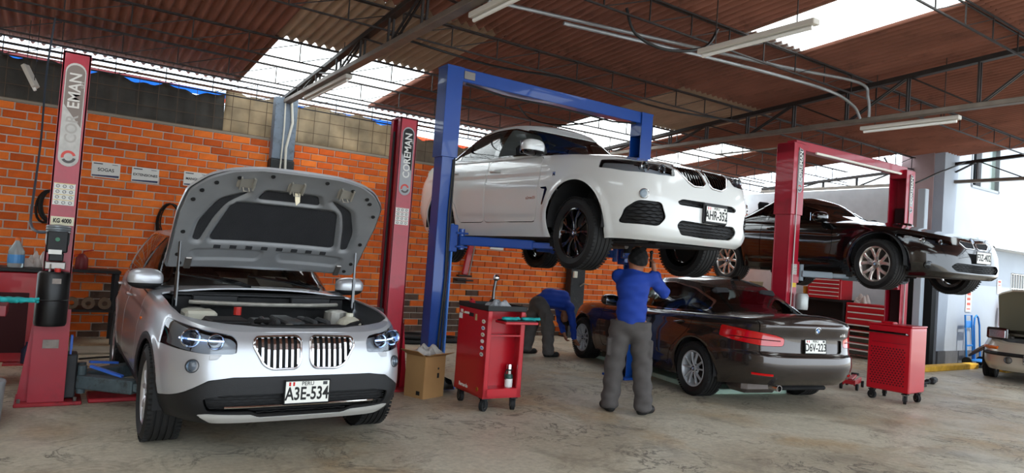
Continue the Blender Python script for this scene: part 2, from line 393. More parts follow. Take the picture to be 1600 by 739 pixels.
ob = MB().bar((2.0, 11.9, 3.72), (9.5, 11.9, 3.52), .12, .09).build('orange_beam', M('orange_paint', 'd8491c', .6, var=.15)); tag(ob, 'orange painted beam outside above the wall', 'beam')
rb = MB().bar((-3, 11.6, 3.8), (3, 11.6, 3.72), .06, .05).build('red_pipe', M('maroon_paint', '6b1f24', .6)); tag(rb, 'maroon pipe outside above the dark tarpaulin', 'pipe')
# --- corrugated roof, each sheet its own piece
ceil_m = M('roof_sheet_brown', '8a5a4a', .85, rnd=.12, var=.16, vscale=1.6, stain='664236', sscale=1.3)
ceil_g = M('roof_sheet_tan', 'a98f78', .85, rnd=.1, var=.15, vscale=2)
def skylight_mat():
    m = bpy.data.materials.new('skylight_sheet'); m.use_nodes = True; nt = m.node_tree; nt.nodes.remove(nt.nodes['Principled BSDF'])
    t = nt.nodes.new('ShaderNodeBsdfTranslucent'); t.inputs[0].default_value = (.93, .95, .93, 1); d = nt.nodes.new('ShaderNodeBsdfTransparent'); d.inputs[0].default_value = (.95, .97, 1, 1)
    mx = nt.nodes.new('ShaderNodeMixShader'); mx.inputs[0].default_value = .0
    nt.links.new(t.outputs[0], mx.inputs[1]); nt.links.new(d.outputs[0], mx.inputs[2]); nt.links.new(mx.outputs[0], nt.nodes['Material Output'].inputs[0]); return m
sky_m = skylight_mat()
ceil = part('ceiling', steel, None, lambda b: b.bar((-4, 11.02, roof_z(11.02)-.06), (15.2, 11.02, roof_z(11.02)-.06), .03)); ceil['kind'] = 'structure'; ceil['label'] = 'red-brown corrugated sheet roof on open web joists'
SW, PITCH = 1.06, .118
sheet_data = {}
def sheet_mesh(Lh):
    if Lh in sheet_data: return sheet_data[Lh]
    n = 9*8+3; V = []; F = []
    for k in (0, 1):
        for i in range(n+1):
            x = i*PITCH/8; V.append((x, k*Lh, .030*math.cos(2*PI*x/PITCH)))
    m = n+1
    for i in range(n): F.append((i, i+1, m+i+1, m+i))
    me = bpy.data.meshes.new('roof_sheet'); me.from_pydata(V, [], F); me.shade_smooth(); me.materials.append(ceil_m); sheet_data[Lh] = me; return me
rows = [(8.58, 11.07), (6.9, 8.72), (4.98, 7.04), (3.1, 5.12), (1.2, 3.24), (-.7, 1.34), (-2.6, -.56), (-4.5, -2.46)]
for ri, (y0, y1) in enumerate(rows):
    for ci in range(-4, 14):
        X = 2.12+ci*SW-2*SW+SW*1.0
        if X > (13.6 if ri < 2 else 14.4): continue
        me = sheet_mesh(round(y1-y0, 3)); cx = X+SW/2
        sky = (ri == 0 and (2.1 < cx < 4.25 or 7.4 < cx < 9.5 or 10.6 < cx < 11.6)) or (ri == 3 and 6.3 < cx < 7.45) or (ri == 4 and 6.3 < cx < 7.45) or (ri in (2,) and -1 < cx < -.0) or (ri in (5, 6) and (cx < 0 or 4.3 < cx < 5.4)) or (ri == 4 and cx > 12 and cx < 13)  # skylights over and behind the camera are unseen, added for interior brightness
        nm = 'skylight_sheet' if sky else 'roof_sheet'
        o = bpy.data.objects.new(nm, me); o.location = (X, y0, roof_z(y0)+.03-(.012 if ri % 2 else 0)); o.rotation_euler = (math.atan(-.066), 0, 0)
        link(o, ceil)
        tanp = (ri == 1 and (2.1 < cx < 4.25 or 7.4 < cx < 9.5))
        if sky or tanp: o.material_slots[0].link = 'OBJECT'; o.material_slots[0].material = sky_m if sky else ceil_g
# --- trusses and joists
def truss(X, lab, y0=-4.4, y1=10.86, zc=3.62):
    t = thing('roof_truss', lab, 'truss', (X, y1, 0))
    part('bottom_chord', M('truss_chord', '6e645a', .5, .2, var=.2, vscale=5), t, lambda b: b.bar((0, 0, zc), (0, y0-y1, zc), .11, .06, .006))
    part('top_chord', steel, t, lambda b: b.bar((0, 0, roof_z(y1)-.17), (0, y0-y1, roof_z(y0)-.17), .09, .06, .006))
    def web(b):
        y = -.05; k = 0
        while y > y0-y1+.9:
            zt, zt2 = roof_z(y+y1)-.17, roof_z(y+y1-.8)-.17
            for dx in (-.025, .025): b.bar((dx, y, zc), (dx, y, zt), .022)
            for dx in (-.02, .02): b.bar((dx, y, zc) if k % 2 else (dx, y, zt), (dx, y-.8, zt2) if k % 2 else (dx, y-.8, zc), .02)
            y -= .8; k += 1
    part('web', steel, t, web)
    return t
truss(2.82, 'dark steel roof truss resting on the column behind the open bonnet'); truss(8.8, 'steel roof truss over the tall dark lift post and the sedan'); truss(14.75, 'steel roof truss along the roof edge by the white building')
def joist(Y, lab, x0=-4, x1=14.75):
    t = thing('roof_joist', lab, 'joist', (x0, Y, 0), 0, 'roof joists under the corrugated sheets')
    zt = roof_z(Y)-.03; zb = zt-.24
    part('top_chord', steel, t, lambda b: b.bar((0, -.022, zt), (x1-x0, -.022, zt), .016).bar((0, .022, zt), (x1-x0, .022, zt), .016))
    part('bottom_chord', steel, t, lambda b: b.bar((0, 0, zb), (x1-x0, 0, zb), .018))
    def web(b):
        n = int((x1-x0)/.62)
        for i in range(n): x = i*.62+.2; b.bar((x, 0, zb), (x, 0, zt), .012); b.bar((x, 0, zb), (x+.6, 0, zt-.02), .010)
    part('web', steel, t, web)
for Y, lab in ((10.8, 'open web steel joist directly above the wire screen'), (9.75, 'open web steel joist crossing the middle of the wall skylights'), (8.65, 'open web steel joist along the upper edge of the wall skylights'), (6.97, 'open web steel joist just above the blue lift beam'),
    (5.05, 'open web steel joist along the lower edge of the big skylight'), (3.17, 'open web steel joist crossing the big skylight'), (1.27, 'open web steel joist on the yard side of the big skylight'), (-.63, 'open web steel joist at the open front of the shed')): joist(Y, lab)
# --- right: shaded side wall, far white wall, white front building
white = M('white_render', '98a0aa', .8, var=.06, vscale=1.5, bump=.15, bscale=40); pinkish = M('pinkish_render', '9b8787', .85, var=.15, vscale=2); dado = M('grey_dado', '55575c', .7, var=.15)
def st(name, mat, lab, fn):
    o = part(name, mat, None, fn); o['kind'] = 'structure'; o['label'] = lab; return o
st('wall_far', M('far_render', 'c3c6c6', .85, var=.08), 'pale rendered wall behind the black coupe', lambda b: b.box((17.2, 12.6, 1.9), (5.4, .2, 3.8)))
st('wall_side', M('side_render', 'c4c7c8', .85, var=.06), 'pale side wall behind the black steel shelf', lambda b: b.box((14.42, 9.9, 1.75), (.3, 5.4, 3.5)))
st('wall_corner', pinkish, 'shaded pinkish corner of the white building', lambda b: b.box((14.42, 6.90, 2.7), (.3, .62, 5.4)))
def front(b):
    # front wall of the white building with a window hole above and a barred window below
    y = 6.4; x0, x1, z1 = 14.3, 24, 6.5
    ho = [(15.42, 16.75, 3.62, 4.6), (17.55, 20.0, .95, 1.95)]
    xs = sorted({x0, x1, *[h[k] for h in ho for k in (0, 1)]}); zs = sorted({0, z1, *[h[k] for h in ho for k in (2, 3)]})
    for a, c in zip(xs, xs[1:]):
        for e, g in zip(zs, zs[1:]):
            if any(h[0] <= a and c <= h[1] and h[2] <= e and g <= h[3] for h in ho): continue
            b.box(((a+c)/2, y+.1, (e+g)/2), (c-a, .2, g-e))
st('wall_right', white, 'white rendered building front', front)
st('trim_1', M('ledge_white', 'b5b9be', .8), 'projecting concrete ledge on the white building', lambda b: b.box((19.6, 6.22, 2.46), (9.2, .36, .14)))
st('baseboard_right', dado, 'dark painted base of the white building', lambda b: b.box((19.1, 6.385, .14), (9.6, .04, .28)))
st('trim_2', M('yellow_kerb', 'c79a2c', .75, var=.25, vscale=8), 'worn yellow painted kerb', lambda b: b.box((13.42, 6.0, .05), (3.1, .16, .10), .01).box((16.8, 5.55, .03), (3.6, .14, .06), .01))
w = thing('window_1', 'open sash window high on the white building', 'window', (16.1, 6.45, 4.1)); w['kind'] = 'structure'
part('frame', M('alu_frame', '7d7f80', .4, .6), w, lambda b: b.box((-.64, 0, 0), (.05, .12, .98)).box((.64, 0, 0), (.05, .12, .98)).box((0, 0, -.47), (1.3, .12, .05)).box((0, 0, .47), (1.3, .12, .05)).box((-.2, 0, 0), (.05, .1, .98)))
part('pane', M('window_glass', '8fa09a', .08, 0, trans=.6), w, lambda b: b.box((.22, .02, 0), (.82, .01, .9))); part('dark_opening', M('dark_room', '15171a', .8), w, lambda b: b.box((0, .35, 0), (1.3, .02, 1.0)))
w = thing('window_2', 'white barred window at the foot of the white building', 'window', (18.8, 6.45, 1.45)); w['kind'] = 'structure'
def bars(b):
    for i in range(19): b.bar((-1.2+i*.133, -.04, -.48), (-1.2+i*.133, -.04, .48), .018)
    for z in (-.48, -.16, .16, .48): b.bar((-1.2, -.045, z), (1.2, -.045, z), .018)
part('security_bars', M('white_bars', 'd5d5d0', .5), w, bars); part('pane', M('dark_pane', '1c2126', .15), w, lambda b: b.box((0, .06, 0), (2.45, .01, 1.0)))
st('door_1', M('dark_doorway', '0d0e10', .9), 'dark doorway beside the white building', lambda b: b.box((14.18, 6.68, 1.1), (.16, .50, 2.2)))
st('wall_left_blocker', M('blocker_render', '8a7a6c', .9, var=.2), 'unseen side wall added to keep light out', lambda b: b.box((-4.2, 4.5, 2.4), (.2, 13.2, 4.8)))  # unseen wall, added to stop too much light from the left
# far boundary seen through the gap past the wall
st('wall_boundary', M('far_brick', 'b5714c', .9, var=.2, vscale=14), 'low brick boundary wall outside', lambda b: b.box((16.5, 15.5, 1.7), (9, .2, 3.4)))
# ------------------------------------------------------------------ car building
def tri(F):
    out = []
    for f in F:
        if len(f) == 3: out.append(f)
        else: out += [(f[0], f[1], f[2]), (f[0], f[2], f[3])]
    return np.array(out, int)
def weld(V, F):
    k = np.round(V/2e-4).astype(np.int64); _, first, inv = np.unique(k, axis=0, return_index=True, return_inverse=True); inv = inv.reshape(-1)
    F = inv[F]; ok = (F[:, 0] != F[:, 1]) & (F[:, 1] != F[:, 2]) & (F[:, 0] != F[:, 2]); return V[first], F[ok]
def vnormals(V, F):
    n = np.cross(V[F[:, 1]]-V[F[:, 0]], V[F[:, 2]]-V[F[:, 0]]); N = np.zeros_like(V)
    for k in range(3): np.add.at(N, F[:, k], n)
    return N/np.maximum(np.linalg.norm(N, axis=1, keepdims=True), 1e-12)
def split(V, F, s):
    """cut a surface along s = 0; returns (inside s<0, outside)"""
    if len(F) == 0: return (V, F), (V, F)
    s = np.where(np.abs(s) < 1e-6, 1e-6, s); c = (s[F] < 0).sum(1); fi = list(map(tuple, F[c == 3])); fo = list(map(tuple, F[c == 0])); new = []; cache = {}; nv = len(V)
    def cut(a, b):
        k = (min(a, b), max(a, b))
        if k not in cache: t = s[a]/(s[a]-s[b]); cache[k] = nv+len(new); new.append(V[a]+(V[b]-V[a])*t)
        return cache[k]
    for f in F[(c == 1) | (c == 2)]:
        a, b, d = (int(q) for q in f)
        while (s[a] < 0) == (s[b] < 0) or (s[a] < 0) == (s[d] < 0): a, b, d = b, d, a
        p, q = cut(a, b), cut(a, d); one = [(a, p, q)]; two = [(p, b, d), (p, d, q)]
        if s[a] < 0: fi += one; fo += two
        else: fo += one; fi += two
    V2 = np.vstack([V, np.array(new)]) if new else V
    sh = lambda L: np.array(L, int).reshape(-1, 3)
    return (V2, sh(fi)), (V2, sh(fo))
def panel(name, srf, mat, parent, rim=.012, off=0.0, label=None):
    V, F = srf
    if len(F) == 0: return None
    u, inv = np.unique(F, return_inverse=True); V = V[u]; F = inv.reshape(-1, 3)
    P = V[:, :3]+V[:, 3:6]*off; N = V[:, 3:6]/np.maximum(np.linalg.norm(V[:, 3:6], axis=1, keepdims=True), 1e-9)
    if rim:
        E_ = np.vstack([F[:, [0, 1]], F[:, [1, 2]], F[:, [2, 0]]]); K = np.sort(E_, 1); _, ix, ct = np.unique(K, axis=0, return_index=True, return_counts=True); B = E_[ix[ct == 1]]
        if len(B):
            a, b = P[B[:, 0]], P[B[:, 1]]; a2, b2 = a-N[B[:, 0]]*rim, b-N[B[:, 1]]*rim; n0 = len(P); m = len(B)
            fn = np.cross(b2-a, b-a); fn = fn/np.maximum(np.linalg.norm(fn, axis=1, keepdims=True), 1e-9)
            P = np.vstack([P, a, a2, b2, b]); N = np.vstack([N, fn, fn, fn, fn]); r = np.arange(m)
            Q = np.stack([n0+r, n0+m+r, n0+2*m+r, n0+3*m+r], 1)
            F = np.vstack([F, Q[:, [0, 1, 2]], Q[:, [0, 2, 3]]])
    o = mesh_obj(name, P, F, mat, parent, True)
    o.data.normals_split_custom_set_from_vertices([tuple(map(float, n)) for n in N])
    if label: o['label'] = label
    return o
def sloop(xf, xr, w, nf, nr, fr, dens=1.6):
    """half plan loop from front centre to rear centre, len(fr) samples"""
    t = np.linspace(0, 1, 3000); k = 3.0; a = (PI/2)*(t**k/(t**k+(1-t)**k)); xm = (xf+xr)/2
    c, s_ = np.cos(a).clip(0), np.sin(a).clip(0)
    X1 = xm+(xf-xm)*c**(2/nf); Y1 = w*s_**(2/nf); X2 = (xm+(xr-xm)*c**(2/nr))[::-1]; Y2 = (w*s_**(2/nr))[::-1]
    X = np.concatenate([X1, X2[1:]]); Y = np.concatenate([Y1, Y2[1:]])
    wgt = 1+(dens-1)*(np.exp(-((X-xf)/.7)**2)+.6*np.exp(-((X-xr)/.6)**2)); d = np.hypot(np.diff(X), np.diff(Y))*(wgt[1:]+wgt[:-1])/2
    L = np.concatenate([[0], np.cumsum(d)]); q = fr*L[-1]; return np.interp(q, L, X), np.interp(q, L, Y)
def stack(levels, zfun, nu, nf, nr, warp=None):
    """levels: (v, xf, xr, w). returns V, F of the wall and the top loop"""
    fr = np.linspace(0, 1, nu); rows = []
    for (v, xf, xr, w) in levels:
        X, Y = sloop(xf, xr, w, nf, nr, fr); Z = zfun(v, X); P = np.stack([X, Y, Z], 1); P[0, 1] = P[-1, 1] = 0; rows.append(P)
    R = np.array(rows)
    if warp: R = warp(R, np.array([l[0] for l in levels]))
    full = np.concatenate([R, (R[:, 1:-1]*np.array([1, -1, 1]))[:, ::-1]], 1); m = full.shape[1]; V = full.reshape(-1, 3); F = []
    for j in range(len(levels)-1):
        for i in range(m): a, b = j*m+i, j*m+(i+1) % m; F.append((a, b, b+m, a+m))
    return V, tri(F), R[-1]
def cap(top, zc, p=2.4, ns=30):
    """crowned lid over a top loop, closed at both ends"""
    s = 1-(1-np.linspace(0, 1, ns//2+1))**1.0; s = np.sin(s*PI/2); s = np.concatenate([s[::-1], -s[1:]]); V = []; F = []; m = len(s)
    for (x, y, z) in top:
        V += [(x, y*q, z+(float(zc(x))-z)*(1-abs(q)**p)) for q in s]
    for i in range(len(top)-1):
        for k in range(m-1): a = i*m+k; F.append((a, a+m, a+m+1, a+1))
    return np.array(V), tri(F)
GLASS = {}
def glass(name, tint, gloss=.06):
    if name in GLASS: return GLASS[name]
    m = bpy.data.materials.new(name); m.use_nodes = True; nt = m.node_tree; nt.nodes.remove(nt.nodes['Principled BSDF'])
    t = nt.nodes.new('ShaderNodeBsdfTransparent'); t.inputs[0].default_value = (*tint, 1); g = nt.nodes.new('ShaderNodeBsdfGlossy'); g.inputs[0].default_value = (1, 1, 1, 1); g.inputs[1].default_value = .015
    lw = nt.nodes.new('ShaderNodeFresnel'); lw.inputs[0].default_value = 1.5; mx = nt.nodes.new('ShaderNodeMixShader')
    nt.links.new(lw.outputs[0], mx.inputs[0]); nt.links.new(t.outputs[0], mx.inputs[1]); nt.links.new(g.outputs[0], mx.inputs[2]); nt.links.new(mx.outputs[0], nt.nodes['Material Output'].inputs[0]); GLASS[name] = m; return m
RUB = M('rubber', '121213', .75, var=.25, vscale=30, bump=.1); TYRE = M('tyre_rubber', '141414', .7, var=.3, vscale=14); CHROME = M('chrome', 'd8dadd', .12, 1); BLKPL = M('black_plastic', '0e0f11', .55, bump=.15, bscale=200); GLOSSK = M('gloss_black', '060607', .12, coat=1)
DARKIN = M('dark_interior', '121316', .7); UNDER = M('underbody', '1b1b1c', .8, var=.4, vscale=5); GREYPL = M('grey_plastic', '3a3c3f', .6); DISC = M('brake_disc', '8a8580', .35, .8); LENS = glass('clear_lens', (.92, .95, .97)); REFL = M('reflector', 'b9c2c9', .15, .9); AMBER = M('amber_lens', 'c25a12', .2)
RED_L = M('red_lens', 'c40a10', .12, coat=1); WHITE = M('plate_white', 'e4e4dc', .45); INK = M('ink_black', '101010', .6); BADGE_B = M('badge_blue', '2f79c9', .3); SEAT = M('seat_fabric', '1a1a1d', .8)
def wheel(parent, loc, R, w, rr, style, rimmat, left, steer=0, capmat=None, droop=0):
    b = MB(); n = 72; h = w/2
    prof = [(rr-.005, -h+.02), (rr+.012, -h+.004), (rr+.045, -h-.004), ((R+rr)/2, -h-.010), (R-.022, -h+.004), (R-.006, -h+.018)]
    ng = 4; x = -h+.028
    for g in range(ng):
        gx = -h+.03+(w-.06)*(g+.5)/ng; prof += [(R, gx-.018), (R, gx-.006), (R-.008, gx-.004), (R-.008, gx+.004), (R, gx+.006), (R, gx+.018)]
    prof += [(R-.006, h-.018), (R-.022, h-.004), ((R+rr)/2, h+.010), (rr+.045, h+.004), (rr+.012, h-.004), (rr-.005, h-.02)]
    b.lathe(prof, n=n, axis='y', caps=False)
    for k in range(60):                                   # tread blocks on both shoulders
        a = 2*PI*k/60
        for sg in (-1, 1):
            r = Matrix.Rotation(-a, 3, 'Y') if True else None
            b.box(r @ Vector((0, sg*(h-.018), R-.002)), (.020, .034, .008), 0, r)
    t = b.build('tyre', TYRE, parent, 40); t.location = loc; t.rotation_euler = (0, 0, (0 if left else PI)+steer)
    b = MB(); f = h-.012                                     # rim: barrel and lip
    b.lathe([(rr-.004, f-.01), (rr-.002, f), (rr-.012, f+.004), (rr-.020, f-.004), (rr-.03, f-.03), (rr-.05, -h+.04), (rr-.004, -h+.01)], n=56, axis='y', caps=False)
    def spoke(a, pts, th=.028):
        """pts: (r, tangential offset, half width, y)"""
        V = []; F = []
        for (r, tc, hw, y) in pts:
            for (tt, yy) in ((-hw, y-.008), (-hw*.62, y), (hw*.62, y), (hw, y-.008), (hw*.8, y-th), (-hw*.8, y-th)):
                q = Vector((tc+tt, yy, r)); V.append(Matrix.Rotation(a, 3, 'Y') @ q)
        m = 6
        for i in range(len(pts)-1):
            for k in range(m): F.append((i*m+k, i*m+(k+1) % m, (i+1)*m+(k+1) % m, (i+1)*m+k))
        F += [tuple(range(m)), tuple(range((len(pts)-1)*m, len(pts)*m))[::-1]]; b.add(V, F)
    e = rr-.012
    if style == 'double5':                                  # five pairs of slim forked spokes
        for k in range(5):
            a = 2*PI*k/5
            for sg in (-1, 1):
                spoke(a, [(.045, sg*.012, .014, f-.012), (.10, sg*.020, .013, f-.004), (e*.6, sg*.030, .014, f-.002), (e*.85, sg*.052, .015, f-.006), (e, sg*.072, .017, f-.010)])
                spoke(a, [(e*.55, sg*.030, .008, f-.006), (e*.8, sg*.085, .009, f-.010), (e, sg*.125, .012, f-.014)])
    elif style == 'turbine10':
        for k in range(10):
            a = 2*PI*(k//2)/5+(.17 if k % 2 else -.17)
            sg = 1 if k % 2 else -1
            spoke(a, [(.04, 0, .011, f-.016), (.08, sg*.004, .009, f-.006), (e*.6, sg*.010, .009, f-.004), (e, sg*.020, .012, f-.008)])
    elif style == 'wide5':
        for k in range(5):
            a = 2*PI*k/5
            spoke(a, [(.03, 0, .03, f-.030), (.075, 0, .036, f-.026), (e*.55, 0, .042, f-.014)], .03)
            for sg in (-1, 1): spoke(a, [(e*.42, sg*.018, .022, f-.018), (e*.62, sg*.032, .024, f-.010), (e*.82, sg*.056, .026, f-.008), (e, sg*.085, .034, f-.010)], .03)
    elif style == 'y5':
        for k in range(5):
            a = 2*PI*k/5
            spoke(a, [(.03, 0, .026, f-.020), (.08, 0, .026, f-.010), (e*.5, 0, .028, f-.004)], .03)
            for sg in (-1, 1): spoke(a, [(e*.40, sg*.010, .016, f-.006), (e*.65, sg*.030, .017, f-.003), (e, sg*.062, .022, f-.008)], .03)
    b.lathe([(.0, f-.012), (.032, f-.012), (.046, f-.018), (.062, f-.03), (.066, f-.05), (.0, f-.06)], n=24, axis='y', caps=False)
    rm = b.build('rim', rimmat, t, 35)
    d = MB().lathe([(.06, f-.10), (rr*.80, f-.10), (rr*.80, f-.125), (.06, f-.125)], n=40, axis='y'); d.build('brake_disc', M('disc_dark', '3a3734', .45, .6), t, 30)
    c = MB(); c.lathe([(.0, f-.006), (.028, f-.007), (.031, f-.012)], n=24, axis='y', caps=False)
    for k in range(5):
        a = 2*PI*(k+.5)/5; c.cyl((.05*math.sin(a), f-.03, .05*math.cos(a)), (.05*math.sin(a), f-.018, .05*math.cos(a)), .009, 8)
    c.build('hub_cap', capmat or GLOSSK, t, 40); roundel(t, (0, f-.0055, 0), Matrix(((-1, 0, 0), (0, 0, 1), (0, 1, 0))).transposed(), .026)
    return t
def roundel(parent, loc, rot, r):
    """round blue, white and black badge; rot columns = right, up, out"""
    V = []; F = []; mi = []; rot = rot if isinstance(rot, Matrix) else rotm(*rot)
    def P(x, y, z): return Vector(loc)+rot @ Vector((x, y, z))
    n = 24; V.append(P(0, 0, .002))
    for rad, z in ((r*.60, .002), (r*.66, .0025), (r*.92, .0025), (r, .001), (r, -.002)):
        V += [P(rad*math.cos(2*PI*k/n), rad*math.sin(2*PI*k/n), z) for k in range(n)]
    for k in range(n): F.append((0, 1+k, 1+(k+1) % n)); mi.append(0 if (k//(n//4)) % 2 else 1)
    for j, mt in ((0, 3), (1, 2), (2, 3), (3, 3)):
        for k in range(n): a = 1+j*n; F.append((a+k, a+n+k, a+n+(k+1) % n, a+(k+1) % n)); mi.append(mt)
    o = mesh_obj('roundel_badge', V, F, [BADGE_B, WHITE, INK, CHROME], parent); o.data.polygons.foreach_set('material_index', mi); return o
class Car:
    def __init__(s, name, label, P, paint, loc, rz, z=0, group=None):
        s.P = P; s.paint = paint; s.root = thing(name, label, 'car', (loc[0], loc[1], z), rz)
        zs, zb = pch(P['zs']), pch(P['zb']); s.zs, s.zb, s.zc = zs, zb, pch(P['zc']); nose, tail, sect = pch(P['nose']), pch(P['tail']), pch(P['sect'])
        W = P['W']; nv = P.get('nv', 46); vv = np.linspace(0, 1, nv)
        lev = [(v, P['xf']+float(nose(v)), P['xr']-float(tail(v)), W*float(sect(v))) for v in vv]
        zf = lambda v, X: zb(X)+(zs(X)-zb(X))*v
        def warp(R, V_):
            X, Y, Z = R[..., 0].copy(), R[..., 1].copy(), R[..., 2]
            for (l, dep, below, above) in P.get('crease', []):
                zl = pch(l)(X); d = Z-zl; lo, hi = l[0][0], l[-1][0]; lo, hi = min(lo, hi), max(lo, hi)
                fade = np.clip((X-lo)/.25, 0, 1)*np.clip((hi-X)/.25, 0, 1)
                f = np.where(d < 0, np.clip(1+d/below, 0, 1)*np.clip(-d/.012, 0, 1), 0)
                R[..., 1] -= np.sign(Y)*dep*f*fade*np.clip(Y/(.6*W), 0, 1)
            for (ax, rad, fl) in P.get('flare', []):
                r = np.hypot(X-ax, Z-P['R']); k = np.clip(1-np.abs(r-rad-.03)/.055, 0, 1); k = k*k*(3-2*k); R[..., 1] += fl*k*np.clip(Y/(.8*W), 0, 1)**4
            return R
        V1, F1, top = stack(lev, zf, P.get('nu', 190), P.get('nf', 5), P.get('nr', 5), warp)
        V2, F2 = cap(top, s.zc, P.get('crown', 2.6))
        V, F = weld(np.vstack([V1, V2]), np.vstack([F1, F2+len(V1)]))
        s.body = s.orient(V, F)
        # greenhouse
        g = P['gh']; zr, zrc = pch(g['zr']), pch(g['zrc']); gf, gr, gw = pch(g['gf']), pch(g['gr']), pch(g['gw'])
        gl = [(t, float(gf(t)), float(gr(t)), float(gw(t))) for t in np.linspace(0, 1, 34)]
        gz = lambda t, X: (zs(X)-.06)*(1-t)+zr(X)*t
        V1, F1, top = stack(gl, gz, 150, g.get('nf', 3.6), g.get('nr', 4.0)); s.zr = zr
        endx = (top[0, 0], top[-1, 0]); crown = lambda x: zr(x)+(zrc(x)-zr(x))*np.clip((endx[0]-x)/.18, 0, 1)**.6*np.clip((x-endx[1])/.18, 0, 1)**.6
        V2, F2 = cap(top, crown, 2.2); V, F = weld(np.vstack([V1, V2]), np.vstack([F1, F2+len(V1)]))
        s.gh = s.orient(V, F)
        s.bvh = BVHTree.FromPolygons([tuple(v[:3]) for v in s.body[0]], [tuple(f) for f in s.body[1]])
        s.bvg = BVHTree.FromPolygons([tuple(v[:3]) for v in s.gh[0]], [tuple(f) for f in s.gh[1]])
    @staticmethod
    def orient(V, F):
        N = vnormals(V, F); c = V.mean(0)
        if ((V-c)*N).sum() < 0: F = F[:, ::-1]; N = -N
        return np.hstack([V, N]), F
    def hit(s, o, d, g=False):
        r = (s.bvg if g else s.bvh).ray_cast(Vector(o), Vector(d)); return r[0], r[1]
    def front(s, y, z): return s.hit((4, y, z), (-1, 0, 0))
    def rear(s, y, z): return s.hit((-8, y, z), (1, 0, 0))
    def side(s, x, z, sg=1, g=False): return s.hit((x, 3*sg, z), (0, -sg, 0), g)
    def take(s, fld, which='body', gap=0.0):
        """cut the region fld(V) < 0 out of the shell and return it"""
        V, F = getattr(s, which); f = fld(V)
        if gap:
            ins, rest = split(V, F, f+gap); f2 = fld(rest[0]); _, rest = split(rest[0], rest[1], f2-gap)
        else: ins, rest = split(V, F, f)
        setattr(s, which, rest); return ins
    @staticmethod
    def by_front(poly, xmin, absy=True):
        return lambda V: np.maximum(poly_sdf(poly, np.stack([np.abs(V[:, 1]) if absy else V[:, 1], V[:, 2]], 1)), xmin-V[:, 0])
    @staticmethod
    def by_rear(poly, xmax):
        return lambda V: np.maximum(poly_sdf(poly, np.stack([np.abs(V[:, 1]), V[:, 2]], 1)), V[:, 0]-xmax)
    @staticmethod
    def by_side(poly, ymin, sg=0):
        return lambda V: np.maximum(poly_sdf(poly, V[:, [0, 2]]), ymin-(np.abs(V[:, 1]) if sg == 0 else V[:, 1]*sg))
    @staticmethod
    def by_top(poly, zmin):
        return lambda V: np.maximum(poly_sdf(poly, np.stack([V[:, 0], np.abs(V[:, 1])], 1)), zmin-V[:, 2])
    def arches(s, R, ym=.55, zf=None):
        P = s.P
        for ax in (0, -P['wb']):
            c = P['R']+P.get('arch_up', .0); s.take(lambda V: np.maximum(np.hypot(V[:, 0]-ax, V[:, 2]-c)-R, ym-np.abs(V[:, 1])))
            for sg in (-1, 1):                                # arch liner, a dark half drum
                b = MB(); n = 22; A = [(-.12+ (PI+.24)*k/n) for k in range(n+1)]; V = []; F = []
                for a in A:
                    for y in (P['W']*.985*sg*.97, .50*sg): V.append((ax+(R+.012)*math.cos(a), y, c+(R+.012)*math.sin(a)))
                for k in range(n): F.append((2*k, 2*k+1, 2*k+3, 2*k+2))
                m = len(V); V += [(ax, .50*sg, c)]+[(ax+(R+.012)*math.cos(a), .50*sg, c+(R+.012)*math.sin(a)) for a in A]
                F += [(m, m+1+k, m+2+k) for k in range(n)]
                mesh_obj('arch_liner', V, F, UNDER, s.root)
    def line_on(s, pts, kind, off=.004, g=False):
        out = []
        for p in pts:
            h, n = (s.front(*p) if kind == 'front' else s.rear(*p) if kind == 'rear' else s.side(p[0], p[1], p[2] if len(p) > 2 else 1, g))
            if h is not None: out.append(h+n*(off if n.dot(Vector((1, 0, 0)) if kind == 'front' else Vector((-1, 0, 0)) if kind == 'rear' else Vector((0, p[2] if len(p) > 2 else 1, 0))) > 0 else -off))
        return out
    def windows(s, dlo, pillars, tint, open_front=False, trim=CHROME, wsy=.93, ws_z=(.05, .90), rear_y=.90, rear_z=(.10, .88), ws_tint=None, xsplit=None):
        """dlo: side window outline (x, z); pillars: [(x0, x1)] dark posts between panes"""
        g = s.P['gh']; gl = glass('glass_%s' % s.root.name, tint); wsg = glass('windscreen_%s' % s.root.name, ws_tint or tint); gf, gr, gw, zr = pch(g['gf']), pch(g['gr']), pch(g['gw']), s.zr
        xm = xsplit or -1.9
        def lvl(V): b_ = s.zs(V[:, 0])-.06; return (V[:, 2]-b_)/np.maximum(zr(V[:, 0])-b_, .05)
        side = s.take(lambda V: np.maximum(poly_sdf(dlo, V[:, [0, 2]])-.016, .35-np.abs(V[:, 1])), 'gh')
        def wsf(V):
            t = lvl(V); w = gw(np.clip(t, 0, 1)); return np.maximum.reduce([np.abs(V[:, 1])-wsy*w*.93, (ws_z[0]-t)*.5, (t-ws_z[1])*.5, xm-V[:, 0]])
        ws = s.take(wsf, 'gh', .002)
        def rwf(V):
            t = lvl(V); w = gw(np.clip(t, 0, 1)); return np.maximum.reduce([np.abs(V[:, 1])-rear_y*w*.95, (rear_z[0]-t)*.5, (t-rear_z[1])*.5, V[:, 0]-g.get('rear_x', -2.3)])
        rw = s.take(rwf, 'gh', .002)
        panel('roof_and_pillars', s.gh, s.paint, s.root)
        panel('windscreen', ws, wsg, s.root, .004, -.004); panel('rear_window', rw, gl, s.root, .004, -.004)
